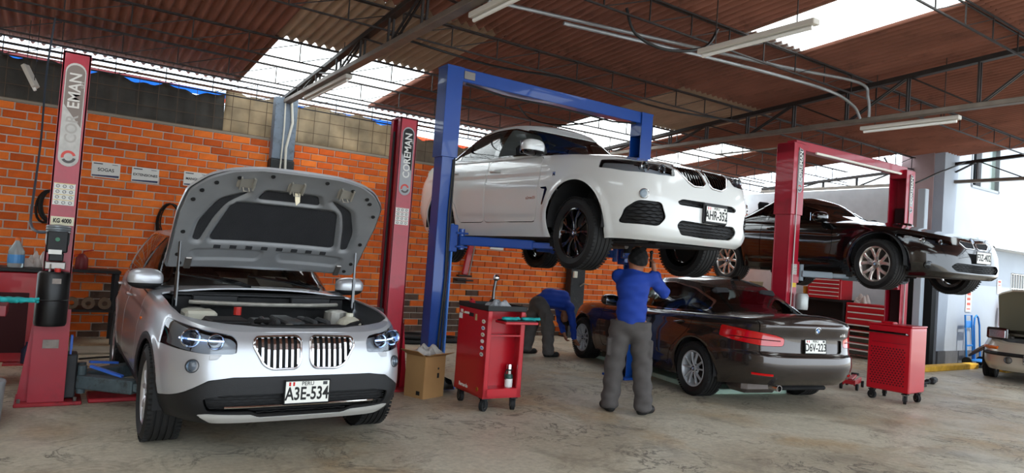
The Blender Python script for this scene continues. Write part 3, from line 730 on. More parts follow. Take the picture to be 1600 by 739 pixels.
        for sg in (1, -1):
            m = split(side[0], side[1], -side[0][:, 1]*sg)[0]
            ins, ring = split(m[0], m[1], poly_sdf(dlo, m[0][:, [0, 2]])); panel('window_trim', ring, trim, s.root, .006, .003)
            x0 = 9
            for k, (a, b_) in enumerate(pillars+[(-99, -99)]):
                pane, ins = split(ins[0], ins[1], (b_-ins[0][:, 0]))      # ahead of the post
                if not (open_front and k == 0 and sg == open_front): panel('side_window', pane, gl, s.root, .004, -.004)
                if b_ > -90:
                    post, ins = split(ins[0], ins[1], (a-ins[0][:, 0])); panel('window_post', post, GLOSSK, s.root, .004, .001)
    def finish(s, name='body'): return panel(name, s.body, s.paint, s.root)
    def interior(s, seats_x=(-1.35, -2.2), zf=.30, wheel_side=1, sy=.38):
        P = s.P; r = s.root; g = P['gh']; w = P['W']-.16
        part('cabin_floor', DARKIN, r, lambda b: b.box(((-.4+g['gr'][0][1])/2, 0, zf), (abs(g['gr'][0][1]+.4), 2*w-.2, .04)))
        zd = float(s.zs(-.8)); part('dashboard', DARKIN, r, lambda b: b.box((-.86, 0, zd-.16), (.42, 2*w-.14, .26), .07))
        def st(b, x, y, wd):
            b.box((x+.2, y, zf+.22), (.52, wd, .2), .06); b.box((x-.12, y, zf+.55), (.16, wd, .62), .06, rotm(0, -.25, 0))
            for yy in ((y,) if wd < .7 else (y-.36, y+.36)): b.box((x-.24, yy, zf+.96), (.10, .26, .18), .04, rotm(0, -.2, 0))
        for y in (-sy, sy): part('seat', SEAT, r, lambda b: st(b, seats_x[0], y, .5))
        part('rear_bench', SEAT, r, lambda b: st(b, seats_x[1], 0, 1.2))
        def sw(b):
            c = Vector((-1.08, sy*wheel_side, zd-.02)); ax = Vector((-.9, 0, .42)).normalized(); u = Vector((0, 1, 0)); v = ax.cross(u)
            b.tube([c+u*(.18*math.cos(2*PI*k/24))+v*(.18*math.sin(2*PI*k/24)) for k in range(24)], .014, 6, True); b.bar(c-u*.17, c+u*.17, .03, .02); b.cyl(c, c-ax*.3, .03, 8)
        part('steering_wheel', DARKIN, r, sw)
    def underbody(s, z=.24):
        P = s.P; r = s.root; W = P['W']; xf, xr = P['xf'], P['xr']
        def f(b):
            b.box(((xf+xr)/2+.05, 0, z), (xf-xr-.75, 2*W*.66, .05), .02); b.box((-P['wb']/2, 0, z+.01), (P['wb']-.86, 2*W*.93, .05), .02)
            for y in (-.45, .45): b.box((-P['wb']/2, y, z-.03), (P['wb']-.7, .09, .05), .01)
            b.box((.25, 0, z-.02), (.9, .9, .03), .01)
        part('underbody', UNDER, r, f)
        part('exhaust_pipe', M('exhaust_steel', '6b6460', .4, .8, var=.2), r, lambda b: b.tube([(-.3, .12, z-.03), (-1.2, .10, z-.04), (-2.3, .10, z-.04), (-2.8, .2, z+.05), (xr+.5, .45, z+.02)], .035, 10).box((xr+.55, .42, z+.03), (.34, .5, .16), .05))
        def ax(b):
            for x in (0, -P['wb']):
                for sg in (-1, 1):
                    b.tube([(x, sg*.25, P['R']-.02), (x, sg*(W-.22), P['R'])], .028, 8); b.bar((x+.12, sg*.30, z+.02), (x+.02, sg*(W-.25), P['R']-.12), .05, .03); b.cyl((x, sg*(W-.34), P['R']), (x, sg*(W-.38), P['R']+.45), .05, 10)
        part('suspension', M('suspension_metal', '3a3632', .6, .5, var=.3), r, ax)
    def mirror(s, x, z, sg, capmat, lower=BLKPL, w=.25, h=.15, out=.16):
        hp, n = s.side(x, z-.03, sg); y = hp.y if hp is not None else sg*s.P['W']*.9
        y0 = y+sg*.10; c = (x, y0+sg*w*.45, z+.03)
        Q = lambda q: q
        def f(P_): q = (P_-np.array(c))/np.array((.085, w*.52, h*.55)); return ((np.abs(q)**2.6).sum(1)**(1/2.6)-1)*.08
        V, F = surface_nets(f, (c[0]-.12, c[1]-w*.7, c[2]-h), (c[0]+.12, c[1]+w*.7, c[2]+h), .012)
        F = tri([tuple(q) for q in F]); VN = np.hstack([V, vnormals(V, F)]); lo, hi = split(VN, F, V[:, 2]-(c[2]-h*.22))
        m = panel('mirror_cap', hi, capmat, s.root, 0); panel('mirror_base', lo, lower, m, 0)
        part('mirror_arm', lower, m, lambda b: b.bar((x-.01, y-sg*.02, z-.05), (x, y0+sg*.10, z-.03), .05, .04, .01))
        part('mirror_glass', M('mirror_glass', 'aab4bc', .03, 1), m, lambda b: b.box((x-.083, c[1], c[2]), (.006, w*.85, h*.85), .002))
    def handle(s, x, z, sg, mat, L=.20):
        pts = s.line_on([(x-L/2, z, sg), (x-L*.3, z+.004, sg), (x, z+.005, sg), (x+L*.3, z+.003, sg), (x+L/2, z, sg)], 'side', .026)
        if len(pts) < 5: return
        pts[0] = Vector((pts[0].x, pts[0].y-sg*.024, pts[0].z)); pts[-1] = Vector((pts[-1].x, pts[-1].y-sg*.024, pts[-1].z))
        return MB().tube(pts, [.008, .014, .015, .014, .008], 8).build('door_handle', mat, s.root, 50)
    def plate(s, txt, x, y, z, rear=False, tilt=0, head=True, w=.30, h=.15):
        e = bpy.data.objects.new('x', None); sg = -1 if rear else 1
        R3 = Matrix(((0, sg, 0), (0, 0, 1), (sg, 0, 0))).transposed() @ Matrix.Rotation(tilt, 3, 'X')
        b = MB(); b.box((0, 0, 0), (w, h, .006), .003); p = b.build('number_plate', WHITE, s.root); p.location = (x, y, z); p.rotation_euler = R3.to_euler()
        text('plate_number', txt, INK, p, (0, -.014 if head else 0, .0032), (0, 0, 0), h*.80, .0008, .0026, sx=.70)
        if head:
            text('plate_country', 'PERU', INK, p, (.0, .055, .0032), (0, 0, 0), .036, .0008, .0004)
            fl_ = MB().slot(0).box((-.12, .055, .0035), (.013, .026, .001)).box((-.094, .055, .0035), (.013, .026, .001)).slot(1).box((-.107, .055, .0035), (.013, .026, .001)); fl_.build('plate_flag', [RED_L, WHITE], p)
            MB().box((.118, .056, .0035), (.03, .022, .001)).build('plate_seal', GREYPL, p)
        def fr(b):
            for (cx, cy, dx, dy) in ((0, h/2, w+.01, .007), (0, -h/2, w+.01, .007), (w/2, 0, .007, h+.01), (-w/2, 0, .007, h+.01)): b.box((cx, cy, -.001), (dx, dy, .010))
        part('plate_frame', INK, p, fr); return p
# ------------------------------------------------------------------ the cars
def ring(car, poly, kind, r, mat, name, parent=None, off=.004, sgs=(1, -1)):
    for sg in sgs:
        pts = car.line_on([(sg*p[0], p[1]) for p in poly], kind, off)
        if len(pts) > 4: MB().tube(pts, r, 6, True).build(name, mat, parent or car.root, 60)
def slats(car, poly, kind, n, w, mat, name, off=.0, rec=.02, sgs=(1, -1), lean=0):
    P = np.array(poly); y0, y1 = P[:, 0].min(), P[:, 0].max()
    for sg in sgs:
        for k in range(n):
            y = y0+(y1-y0)*(k+.5)/n; zz = np.linspace(P[:, 1].min(), P[:, 1].max(), 60); ins = poly_sdf(P, np.stack([np.full(60, y), zz], 1)) < -.004
            if ins.sum() < 4: continue
            zi = zz[ins]; pts = car.line_on([(sg*y, z) for z in np.linspace(zi[0], zi[-1], 6)], kind, off)
            if len(pts) < 3: continue
            b = MB(); V = []; F = []
            for p in pts: V += [p+Vector((0, -w/2, 0)), p+Vector((0, w/2, 0)), p+Vector((-rec, w/3, 0)), p+Vector((-rec, -w/3, 0))]
            for i in range(len(pts)-1): F += [(4*i+q, 4*i+(q+1) % 4, 4*i+4+(q+1) % 4, 4*i+4+q) for q in range(4)]
            b.add(V, F).build(name, mat, car.root)
def mesh_grille(car, poly, kind, mat, name, sgs=(1,), dz=.03, amp=.006, r=.005, step=.016):
    """wavy horizontal strands over a front opening"""
    P = np.array(poly)
    b = MB()
    for sg in sgs:
        z = P[:, 1].min()+dz*.6; row = 0
        while z < P[:, 1].max():
            ys = np.arange(P[:, 0].min(), P[:, 0].max(), step); ok = poly_sdf(P, np.stack([ys, np.full(len(ys), z)], 1)) < -.006; run = []
            for y, o in zip(list(ys)+[9], list(ok)+[False]):
                if o: run.append((sg*y, z+amp*math.sin(y*2*PI/.075+row*PI)))
                elif run:
                    pts = car.line_on(run, kind, -.012)
                    if len(pts) > 2: b.tube(pts, r, 4)
                    run = []
            z += dz; row += 1
    if b.V: b.build(name, mat, car.root)
def lamp(car, poly, kind, xm, name, proj=(), inner=REFL, lens=LENS, depth=.05, absy=True, brow=None):
    """head lamp: recessed bowl with round projectors behind a clear lens"""
    reg = car.take(car.by_front(poly, xm) if kind == 'front' else car.by_rear(poly, xm), gap=.0015)
    for sg in (1, -1):
        m = split(reg[0], reg[1], -reg[0][:, 1]*sg)[0]; o = panel(name, m, lens, car.root, .004, 0); panel('lamp_bowl', m, inner, o, .0, -depth)
        for (y, z, r) in proj:
            h, n = car.front(sg*y, z) if kind == 'front' else car.rear(sg*y, z)
            if h is None: continue
            d = 1 if kind == 'front' else -1; c = h+Vector((-.012*d, 0, 0))
            MB().lathe([(r*.62, -.05*d), (r*.9, -.012*d), (r, 0), (r*.93, .004*d), (r*.8, -.006*d)], c, 24, 'x', False).build('lamp_ring', CHROME, o, 50)
            MB().lathe([(.0, .012*d), (r*.35, .006*d), (r*.62, -.02*d), (r*.62, -.04*d)], c+Vector((-.022*d, 0, 0)), 20, 'x', False).build('projector_lens', glass('projector_glass', (.25, .3, .36)), o, 50)
def circ(y, z, r, n=20): return np.array([(y+r*math.cos(2*PI*k/n), z+r*math.sin(2*PI*k/n)) for k in range(n)])
def fog(car, y, z, r, bez=GREYPL):
    for sg in (1, -1):
        h, n = car.front(sg*y, z); n = n if n.x > 0 else -n; ax = (n+Vector((.6, 0, 0))).normalized(); q = Vector((1, 0, 0)).rotation_difference(ax); e = h+ax*.006
        def put(nm, prof, mat, par):
            o = MB().lathe(prof, (0, 0, 0), 24, 'x', False).build(nm, mat, par, 50); o.location = e; o.rotation_mode = 'QUATERNION'; o.rotation_quaternion = q; return o
        put('fog_lamp', [(r*1.16, -.05), (r*1.16, .002), (r*1.02, .006), (r*.94, -.004)], bez, car.root); put('fog_lens', [(0, .006), (r*.6, .003), (r*.95, -.006)], glass('fog_glass', (.6, .65, .7)), car.root); put('fog_bowl', [(0, -.03), (r*.6, -.02), (r*.95, -.004)], REFL, car.root)
CLR = (.5, .55, .55)
# ---------- silver SUV, bonnet up
silver = M('silver_paint', 'b4b7bb', .36, .55, coat=.8)
PX1 = dict(wb=2.76, xf=.82, xr=-3.65, W=.90, R=.335, nf=5.6, nr=5,
    zs=[(.82, .80), (.66, .865), (.5, .90), (.25, .94), (0, .965), (-.5, .99), (-1.5, 1.02), (-3.0, 1.06), (-3.5, 1.04), (-3.65, 1.0)],
    zc=[(.74, .835), (.64, .90), (.5, .945), (.2, .995), (-.4, 1.05), (-.6, 1.06), (-3.2, 1.10), (-3.62, 1.02)],
    zb=[(.82, .255), (.5, .27), (.2, .25), (-2.9, .25), (-3.65, .33)],
    nose=[(0, -.07), (.1, -.02), (.25, 0), (.5, -.005), (.75, -.03), (.92, -.06), (1, -.10)], tail=[(0, -.08), (.3, 0), (.7, -.03), (1, -.12)],
    sect=[(0, .93), (.12, .97), (.35, 1.0), (.6, .995), (.85, .965), (.95, .94), (1, .91)], crown=2.6,
    crease=[([(-3.4, .93), (-1.5, .90), (-.2, .86)], .010, .12, 0)], flare=[(0, .385, .012), (-2.76, .385, .012)],
    gh=dict(gf=[(0, -.48), (.5, -.83), (1, -1.22)], gr=[(0, -3.58), (.5, -3.5), (1, -3.28)], gw=[(0, .82), (.3, .79), (.7, .70), (1, .60)], zr=[(-1.0, 1.39), (-1.5, 1.46), (-2.2, 1.49), (-3.3, 1.44)], zrc=[(-1.0, 1.44), (-1.5, 1.52), (-2.2, 1.545), (-3.3, 1.48)]))
x1 = Car('silver_suv', 'silver SUV with its bonnet raised parked between red lift posts', PX1, silver, (1.49, 5.42), -PI/2)
c = x1
hoodpoly = rpoly([(.69, 0), (.68, .28), (.63, .48), (.55, .62), (.40, .735), (.15, .765), (-.47, .765), (-.50, 0), (-.50, -.1), (.69, -.1)], .05)
HOOD = c.take(c.by_top(hoodpoly, .80), gap=.003)
c.arches(.375)
kid = rpoly([(.03, .80), (.032, .66), (.06, .615), (.22, .612), (.275, .64), (.345, .765), (.33, .815), (.06, .822)], .03)
kr = c.take(c.by_front(kid, .3)); panel('grille_backing', kr, BLKPL, c.root, 0, -.035)
ring(c, kid, 'front', .009, CHROME, 'kidney_surround'); slats(c, kid, 'front', 8, .016, CHROME, 'grille_slat', .0)
lamp(c, rpoly([(.445, .712), (.44, .79), (.47, .825), (.63, .85), (.80, .895), (.91, .90), (.93, .82), (.87, .735), (.62, .708)], .018), 'front', .30, 'head_lamp', [(.565, .782, .052), (.70, .795, .062)], M('lamp_bowl_dark', '8d9298', .25, .2))
for sg in (1, -1):
    part('lamp_light_bar', M('cool_led', 'cfe2ff', .3, emit='a8c8ff', estr=.8), c.root, lambda b: b.tube(c.line_on([(sg*q, .788+.012*(q-.5)) for q in (.52, .6, .68, .76)], 'front', -.004), .006, 6))
blk = np.array([(0, .565), (.46, .565), (.60, .545), (.74, .455), (.84, .40), (1.1, .39), (1.1, 0), (-.2, 0), (-.2, .565)])
low = c.take(lambda V: np.minimum(c.by_front(blk, .25)(V), np.maximum(np.minimum(np.hypot(V[:, 0], V[:, 2]-.335), np.hypot(V[:, 0]+2.76, V[:, 2]-.335))-.425, .5-np.abs(V[:, 1]))), gap=.002)
mesh_p = rpoly([(-.1, .455), (.50, .455), (.63, .43), (.60, .345), (.34, .345), (.30, .322), (-.1, .322)], .02)
mg, low = split(low[0], low[1], c.by_front(mesh_p, .3)(low[0]))
skid_p = rpoly([(-.1, .300), (.28, .300), (.335, .322), (.60, .334), (.645, .325), (.56, .270), (.30, .266), (-.1, .262)], .008)
sk, low = split(low[0], low[1], c.by_front(skid_p, .3)(low[0]))
panel('lower_bumper', low, BLKPL, c.root); panel('intake_backing', mg, BLKPL, c.root, 0, -.04); panel('skid_plate', sk, M('skid_silver', 'c9c9c6', .35, .4), c.root, .012, .006)
mesh_grille(c, mesh_p, 'front', RUB, 'intake_mesh', (1, -1), .018, .003, .003)
part('intake_strip', CHROME, c.root, lambda b: b.tube(c.line_on([(y, .378) for y in np.linspace(-.50, .50, 21)], 'front', .004), .007, 6))
fog(c, .69, .630, .038, GREYPL)
for sg in (1, -1): part('washer_cover', silver, c.root, lambda b: b.box(c.front(sg*.56, .69)[0]+Vector((.002, 0, 0)), (.006, .09, .03), .002))
c.plate('A3E-534', .835, .015, .462, head=True)
fd = rpoly([(-.62, .98), (-.60, .60), (-.70, .37), (-1.66, .37), (-1.66, 1.02)], .05); rd = rpoly([(-1.68, 1.02), (-1.68, .37), (-2.28, .37), (-2.36, .55), (-2.62, .78), (-2.68, 1.05)], .05)
for nm, pl in (('front_door', fd), ('rear_door', rd)):
    r_ = c.take(c.by_side(pl, .4), gap=.004)
    for sg in (1, -1): panel(nm, split(r_[0], r_[1], -r_[0][:, 1]*sg)[0], silver, c.root)
sills = c.take(lambda V: np.maximum(V[:, 2]-.36, np.abs(V[:, 0]+1.38)-1.1)); [panel('sill_cladding', split(sills[0], sills[1], -sills[0][:, 1]*sg)[0], BLKPL, c.root) for sg in (1, -1)]
for sg in (1, -1):
    c.mirror(-.74, 1.06, sg, silver); c.handle(-1.5, .90, sg, silver); c.handle(-2.5, .93, sg, silver)
    part('side_repeater', AMBER, c.root, lambda b: b.box(c.side(-.50, .80, sg)[0], (.06, .012, .025), .005))
dlo = rpoly([(-.92, 1.06), (-1.22, 1.30), (-1.55, 1.42), (-2.2, 1.45), (-2.9, 1.42), (-3.25, 1.30), (-3.32, 1.12), (-2.2, 1.07)], .05)
c.windows(dlo, [(-1.72, -1.64), (-2.70, -2.62)], (.16, .17, .17), ws_tint=(.55, .6, .6), trim=GLOSSK)
c.finish(); c.interior((-1.45, -2.35)); c.underbody(.285)
for y, lf in ((.765, True), (-.765, False)):
    for x in (0, -2.76): wheel(c.root, (x, y, .335), .335, .225, .225, 'y5', M('alloy_silver', 'c3c5c8', .3, .85), lf)
# the raised bonnet: outer skin plus pressed inner panel, hinged at the scuttle
HP = Vector((-.47, 0, 1.03)); HA = math.radians(-48)
hood = panel('bonnet', HOOD, silver, c.root, .02)
hood.location = HP-Matrix.Rotation(HA, 3, 'Y') @ HP+Vector((-.03, 0, .20)); hood.rotation_euler = (0, HA, 0)
inner_m = M('bonnet_inner', '8e9092', .45, .35, var=.08, vscale=5); pad_m = M('bonnet_pad', '26272a', .95, bump=.4, bscale=120, var=.15)
hb = BVHTree.FromPolygons([tuple(v[:3]) for v in HOOD[0]], [tuple(f) for f in HOOD[1]])
def under(x, y, d=.03):
    r = hb.ray_cast(Vector((x, y, 3)), Vector((0, 0, -1))); return None if r[0] is None else r[0].z-d
hp_in = rpoly([(.665, -.28), (.665, .28), (.615, .47), (.53, .605), (.385, .715), (.15, .74), (-.44, .74), (-.44, -.74), (.15, -.74), (.385, -.715), (.53, -.605), (.615, -.47)], .04)
pads = [('bonnet_pad', rpoly([(.27, -.40), (-.16, -.50), (-.16, .50), (.27, .40)][::-1], .06)), ('bonnet_pad', rpoly([(.42, -.20), (.32, -.24), (.32, .24), (.42, .20)][::-1], .03)),
        ('bonnet_pad', rpoly([(.40, .30), (.30, .50), (.05, .60), (-.15, .61), (-.17, .56), (.10, .50), (.26, .44)], .05)), ('bonnet_pad', rpoly([(.40, -.30), (.30, -.50), (.05, -.60), (-.15, -.61), (-.17, -.56), (.10, -.50), (.26, -.44)], .05))]
def inner_panel():
    st_ = .0125; xs = np.arange(-.46, .70, st_); ys = np.arange(-.78, .785, st_); Q = np.array([(x, y) for x in xs for y in ys]); ny = len(ys)
    dp = np.full(len(Q), .045)
    for nm, p in pads: e = poly_sdf(p, Q); dp = np.where(e < .03, .045-.024*np.clip((.03-e)/.03, 0, 1), dp)
    for cy in (-.33, .33): e = poly_sdf(rpoly([(-.36, cy-.24), (-.26, cy-.27), (-.26, cy+.27), (-.36, cy+.24)], .04), Q); dp = np.where(e < .015, .045-.015*np.clip((.015-e)/.015, 0, 1), dp)
    Z = np.array([under(x, y, 0) or np.nan for x, y in Q]); ok = ~np.isnan(Z); V = []; ix = {}
    for k in np.flatnonzero(ok): ix[int(k)] = len(V); V.append((Q[k, 0], Q[k, 1], Z[k]-dp[k]))
    F = tri([tuple(ix[q] for q in (a, a+1, a+ny+1, a+ny)) for a in range(len(Q)-ny-1) if (a+1) % ny and all(q in ix for q in (a, a+1, a+ny+1, a+ny))]); V = np.array(V); N = vnormals(V, F); F = F[:, ::-1] if N[:, 2].mean() > 0 else F; N = vnormals(V, F)
    srf = split(np.hstack([V, N]), F, poly_sdf(hp_in, V[:, :2]))[0]
    for nm, p in pads:
        pad, srf = split(srf[0], srf[1], poly_sdf(p, srf[0][:, :2])); panel(nm, pad, pad_m, hood, .0, .004)
    panel('bonnet_inner_panel', srf, inner_m, hood, .02)
    def spot(x, y, d=.047): return Vector((x, y, (under(x, y, d) or .95)))
    for y in np.linspace(-.42, .42, 8): part('bonnet_slot', pad_m, hood, lambda b: b.box(spot(-.215, y, .048), (.035, .05, .006), .002))
    for (x, y) in [(-.05, .69), (-.05, -.69), (-.3, .69), (-.3, -.69), (.3, .68), (.3, -.68), (.56, .42), (.56, -.42), (.61, .2), (.61, -.2), (.49, -.56), (.49, .56), (-.40, .66), (-.40, -.66), (.44, .60), (.40, -.64)]:
        part('bonnet_stop', RUB, hood, lambda b: b.cyl(spot(x, y, .03), spot(x, y, .053), .016, 10))
    for y in (-.36, 0, .38):
        def lat(b):
            p = spot(.52, y); b.box(p, (.11, .13, .012), .004); b.box(p+Vector((.0, -.045, -.02)), (.10, .012, .035)); b.box(p+Vector((.0, .045, -.02)), (.10, .012, .035)); b.tube([p+Vector((-.05, -.02, -.01)), p+Vector((-.05, -.02, -.05)), p+Vector((-.05, .02, -.05)), p+Vector((-.05, .02, -.01))], .005, 6)
        part('bonnet_catch', M('catch_steel', 'b6b2a8', .35, .7), hood, lat)
    part('bonnet_hook', M('hook_steel', 'd9cfb5', .4, .5), hood, lambda b: b.prism([(-.02, 0), (.02, 0), (.025, .07), (.0, .10), (-.012, .06)], spot(.46, .02, .06), (0, 1, 0), (-.8, 0, -.5), .006))
    for sg in (1, -1): part('bonnet_hinge', DISC, hood, lambda b: b.box(spot(-.40, sg*.60), (.12, .05, .02), .006))
inner_panel()
# engine bay
eng = M('engine_grey', '46484a', .5, .3, var=.3, vscale=10); alu = M('engine_alu', 'a6a49c', .4, .6, var=.2, vscale=14)
part('engine_bay_floor', UNDER, c.root, lambda b: b.box((.1, 0, .40), (1.05, 1.30, .03)).box((-.46, 0, .72), (.04, 1.36, .52)).box((.1, .68, .62), (1.0, .03, .42)).box((.1, -.68, .62), (1.0, .03, .42)))
part('slam_panel', BLKPL, c.root, lambda b: b.tube([(.50, -.62, .84), (.60, -.46, .855), (.645, -.2, .86), (.65, 0, .86), (.645, .2, .86), (.60, .46, .855), (.50, .62, .84)], .028, 8).box((.55, 0, .82), (.16, 1.0, .03), .01))
part('engine_cover', eng, c.root, lambda b: b.box((.10, .05, .80), (.62, .50, .10), .04).box((.10, .05, .86), (.5, .14, .03), .012).box((.02, .22, .855), (.3, .06, .03), .01))
part('air_filter_box', BLKPL, c.root, lambda b: b.box((.28, -.42, .81), (.40, .36, .12), .05).box((.28, -.42, .875), (.30, .26, .03), .012))
part('battery_cover', M('pale_cover', 'b9b6a6', .6), c.root, lambda b: b.box((-.10, -.54, .87), (.24, .22, .08), .02))
part('coolant_tank', M('tank_plastic', 'c9c6b4', .4), c.root, lambda b: b.ball((.18, .52, .83), .11, 14, (1, .9, .7)).cyl((.18, .52, .88), (.18, .52, .93), .03, 10))
part('strut_brace', alu, c.root, lambda b: b.tube([(-.30, -.58, .95), (-.14, -.3, .955), (-.10, 0, .955), (-.14, .3, .955), (-.30, .58, .95)], .016, 8))
for sg in (1, -1): part('strut_tower', alu, c.root, lambda b: b.lathe([(.10, .80), (.095, .90), (.05, .915), (.0, .915)], (-.22, sg*.55, 0), 18))
part('oil_cap', M('cap_red', 'b32218', .5), c.root, lambda b: b.cyl((-.05, -.28, .88), (-.05, -.28, .94), .028, 12))
for y in (-.16, -.06, .22, .32): part('intake_pipe', eng, c.root, lambda b: b.tube([(.32, y, .80), (.26, y, .86), (.12, y*.9, .87), (.0, y*.9, .82)], .022, 8))
for y in np.linspace(-.5, .5, 9): part('wiring_clip', (alu, RUB, eng)[int(abs(y)*80) % 3], c.root, lambda b: b.box((.36+.05*math.sin(y*40), y, .83), (.07, .06, .06), .012))
part('radiator_cover', BLKPL, c.root, lambda b: b.box((.50, 0, .845), (.12, .9, .02), .006).box((.46, .2, .86), (.05, .3, .02), .004))
part('hoses', RUB, c.root, lambda b: b.tube([(.45, .3, .80), (.40, .45, .86), (.2, .6, .86), (-.1, .62, .88)], .018, 8).tube([(.45, -.2, .80), (.35, -.12, .87), (.2, -.2, .86)], .02, 8).tube([(-.3, -.5, .92), (-.33, 0, .93), (-.3, .5, .92)], .012, 8))
part('scuttle_grille', BLKPL, c.root, lambda b: [b.box((-.50, 0, 1.0), (.16, 1.4, .03), .01)]+[b.box((-.40, y, .96), (.05, .34, .08), .01) for y in (-.38, .38)])
for sg in (1, -1): part('gas_strut', GLOSSK, c.root, lambda b: b.cyl((-.22, sg*.69, .92), (-.24, sg*.69, 1.43), .010, 8).cyl((-.22, sg*.69, .92), (-.23, sg*.69, 1.18), .015, 8))
for y in (.50, -.08): part('wiper', GLOSSK, c.root, lambda b: b.tube([(-.54, y, 1.06), (-.62, y-.3, 1.12), (-.68, y-.58, 1.15)], .012, 6).tube([(-.54, y, 1.06), (-.58, y-.12, 1.10), (-.65, y-.36, 1.135)], .016, 6))
part('dash_papers', WHITE, c.root, lambda b: b.box((-.84, .18, 1.10), (.16, .30, .004), 0, rotm(0, .5, .2)).box((-.86, -.14, 1.09), (.12, .2, .004), 0, rotm(0, .4, -.2)))
# ---------- white crossover coupe on the blue lift
whitep = M('white_paint', 'd9dbd8', .25, 0, coat=1)
PX4 = dict(wb=2.81, xf=.94, xr=-4.0, W=.965, R=.3675, nf=5.2, nr=4.6, arch_up=.03,
    zs=[(.94, .88), (.76, .96), (.5, 1.02), (.2, 1.065), (-.2, 1.105), (-.6, 1.125), (-1.5, 1.15), (-2.8, 1.20), (-3.5, 1.21), (-4.0, 1.15)],
    zc=[(.83, .93), (.72, 1.0), (.5, 1.055), (.2, 1.125), (-.3, 1.185), (-.6, 1.215), (-3.3, 1.22), (-3.85, 1.19)],
    zb=[(.86, .24), (.5, .25), (.3, .24), (-2.9, .24), (-3.81, .36)],
    nose=[(0, -.08), (.08, -.02), (.2, 0), (.5, -.005), (.72, -.02), (.9, -.05), (1, -.10)], tail=[(0, -.10), (.3, 0), (.7, -.03), (1, -.10)],
    sect=[(0, .93), (.12, .965), (.35, 1.0), (.6, 1.0), (.85, .965), (.95, .935), (1, .90)], crown=2.6,
    crease=[([(-3.5, 1.0), (-1.5, .95), (-.3, .91)], .014, .16, 0), ([(-2.3, .50), (-.5, .47)], .012, .10, 0)], flare=[(0, .43, .016), (-2.81, .43, .016)],
    gh=dict(gf=[(0, -.50), (.5, -.90), (1, -1.35)], gr=[(0, -3.66), (.5, -3.3), (1, -2.75)], gw=[(0, .83), (.3, .80), (.7, .70), (1, .60)], rear_x=-2.7,
            zr=[(-1.0, 1.53), (-1.5, 1.625), (-2.0, 1.63), (-2.5, 1.575), (-3.0, 1.47), (-3.6, 1.32)], zrc=[(-1.0, 1.58), (-1.5, 1.685), (-2.0, 1.695), (-2.75, 1.59), (-3.6, 1.37)]))
X4Z = 1.475
x4 = Car('white_crossover', 'white crossover raised on the blue lift with black wheels', PX4, whitep, (5.24, 5.38), -PI/2, X4Z)
c = x4; c.arches(.425)
kid = rpoly([(.03, .955), (.03, .835), (.06, .80), (.20, .79), (.27, .825), (.37, .945), (.355, .98), (.06, .985)], .03)
kr = c.take(c.by_front(kid, .3)); panel('grille_backing', kr, BLKPL, c.root, 0, -.04); ring(c, kid, 'front', .011, CHROME, 'kidney_surround'); slats(c, kid, 'front', 9, .014, GLOSSK, 'grille_slat', .006)
lamp(c, rpoly([(.42, .865), (.405, .945), (.44, .975), (.62, .985), (.83, 1.01), (.93, 1.015), (.91, .95), (.82, .885), (.6, .86)], .025), 'front', .30, 'head_lamp', [(.53, .925, .044), (.68, .935, .052)], M('lamp_bowl_grey', 'a9aeb3', .25, .2))
def opening(car, poly, xm, mat, nm, mesh=True, d=-.035, dz=.03):
    r_ = car.take(car.by_front(poly, xm)); two = np.array(poly)[:, 0].min() > 0
    for sg in ((1, -1) if two else (0,)):
        panel(nm+'_backing', split(r_[0], r_[1], -r_[0][:, 1]*sg)[0] if sg else r_, BLKPL, car.root, 0, d)
        if mesh: mesh_grille(car, poly, 'front', mat, nm+'_mesh', (sg,) if sg else (1, -1), dz, .006, .005)
opening(c, rpoly([(-.1, .655), (.36, .655), (.43, .625), (.40, .595), (-.1, .59)], .02), .3, BLKPL, 'upper_intake')
opening(c, rpoly([(-.1, .445), (.38, .455), (.43, .40), (.36, .315), (-.1, .30)], .03), .3, BLKPL, 'lower_intake')
opening(c, rpoly([(.60, .60), (.78, .61), (.84, .53), (.85, .39), (.62, .375), (.55, .46)], .03), .3, BLKPL, 'side_intake')
fog(c, .74, .67, .042, CHROME)
c.plate('AHR-352', .972, .07, .545, w=.30, h=.15)
part('plate_holder', BLKPL, c.root, lambda b: b.box((.950, .07, .55), (.03, .34, .20), .01)); part('bonnet_shut_line', GLOSSK, c.root, lambda b: b.tube(c.line_on([(y, .995-.12*y*y) for y in np.linspace(-.36, .36, 15)], 'front', .001), .004, 5))
h_, n_ = c.front(0, 1.015)
if h_: roundel(c.root, h_+n_*.003, Matrix((Vector((0, 1, 0)), n_.cross(Vector((0, 1, 0))), n_)).transposed(), .04)
hood4 = c.take(c.by_top(rpoly([(.76, -.1), (.75, .30), (.68, .46), (.48, .62), (0, .74), (-.48, .80), (-.52, .0), (-.52, -.1)], .05), .88), gap=.003); panel('bonnet', hood4, whitep, c.root)
fd = rpoly([(-.60, 1.11), (-.57, .60), (-.62, .40), (-1.66, .40), (-1.68, 1.14)], .05); rd = rpoly([(-1.70, 1.14), (-1.68, .40), (-2.28, .40), (-2.36, .60), (-2.66, .88), (-2.74, 1.18)], .06)
for nm, pl in (('front_door', fd), ('rear_door', rd)):
    r_ = c.take(c.by_side(pl, .4), gap=.004)
    for sg in (1, -1): panel(nm, split(r_[0], r_[1], -r_[0][:, 1]*sg)[0], whitep, c.root)
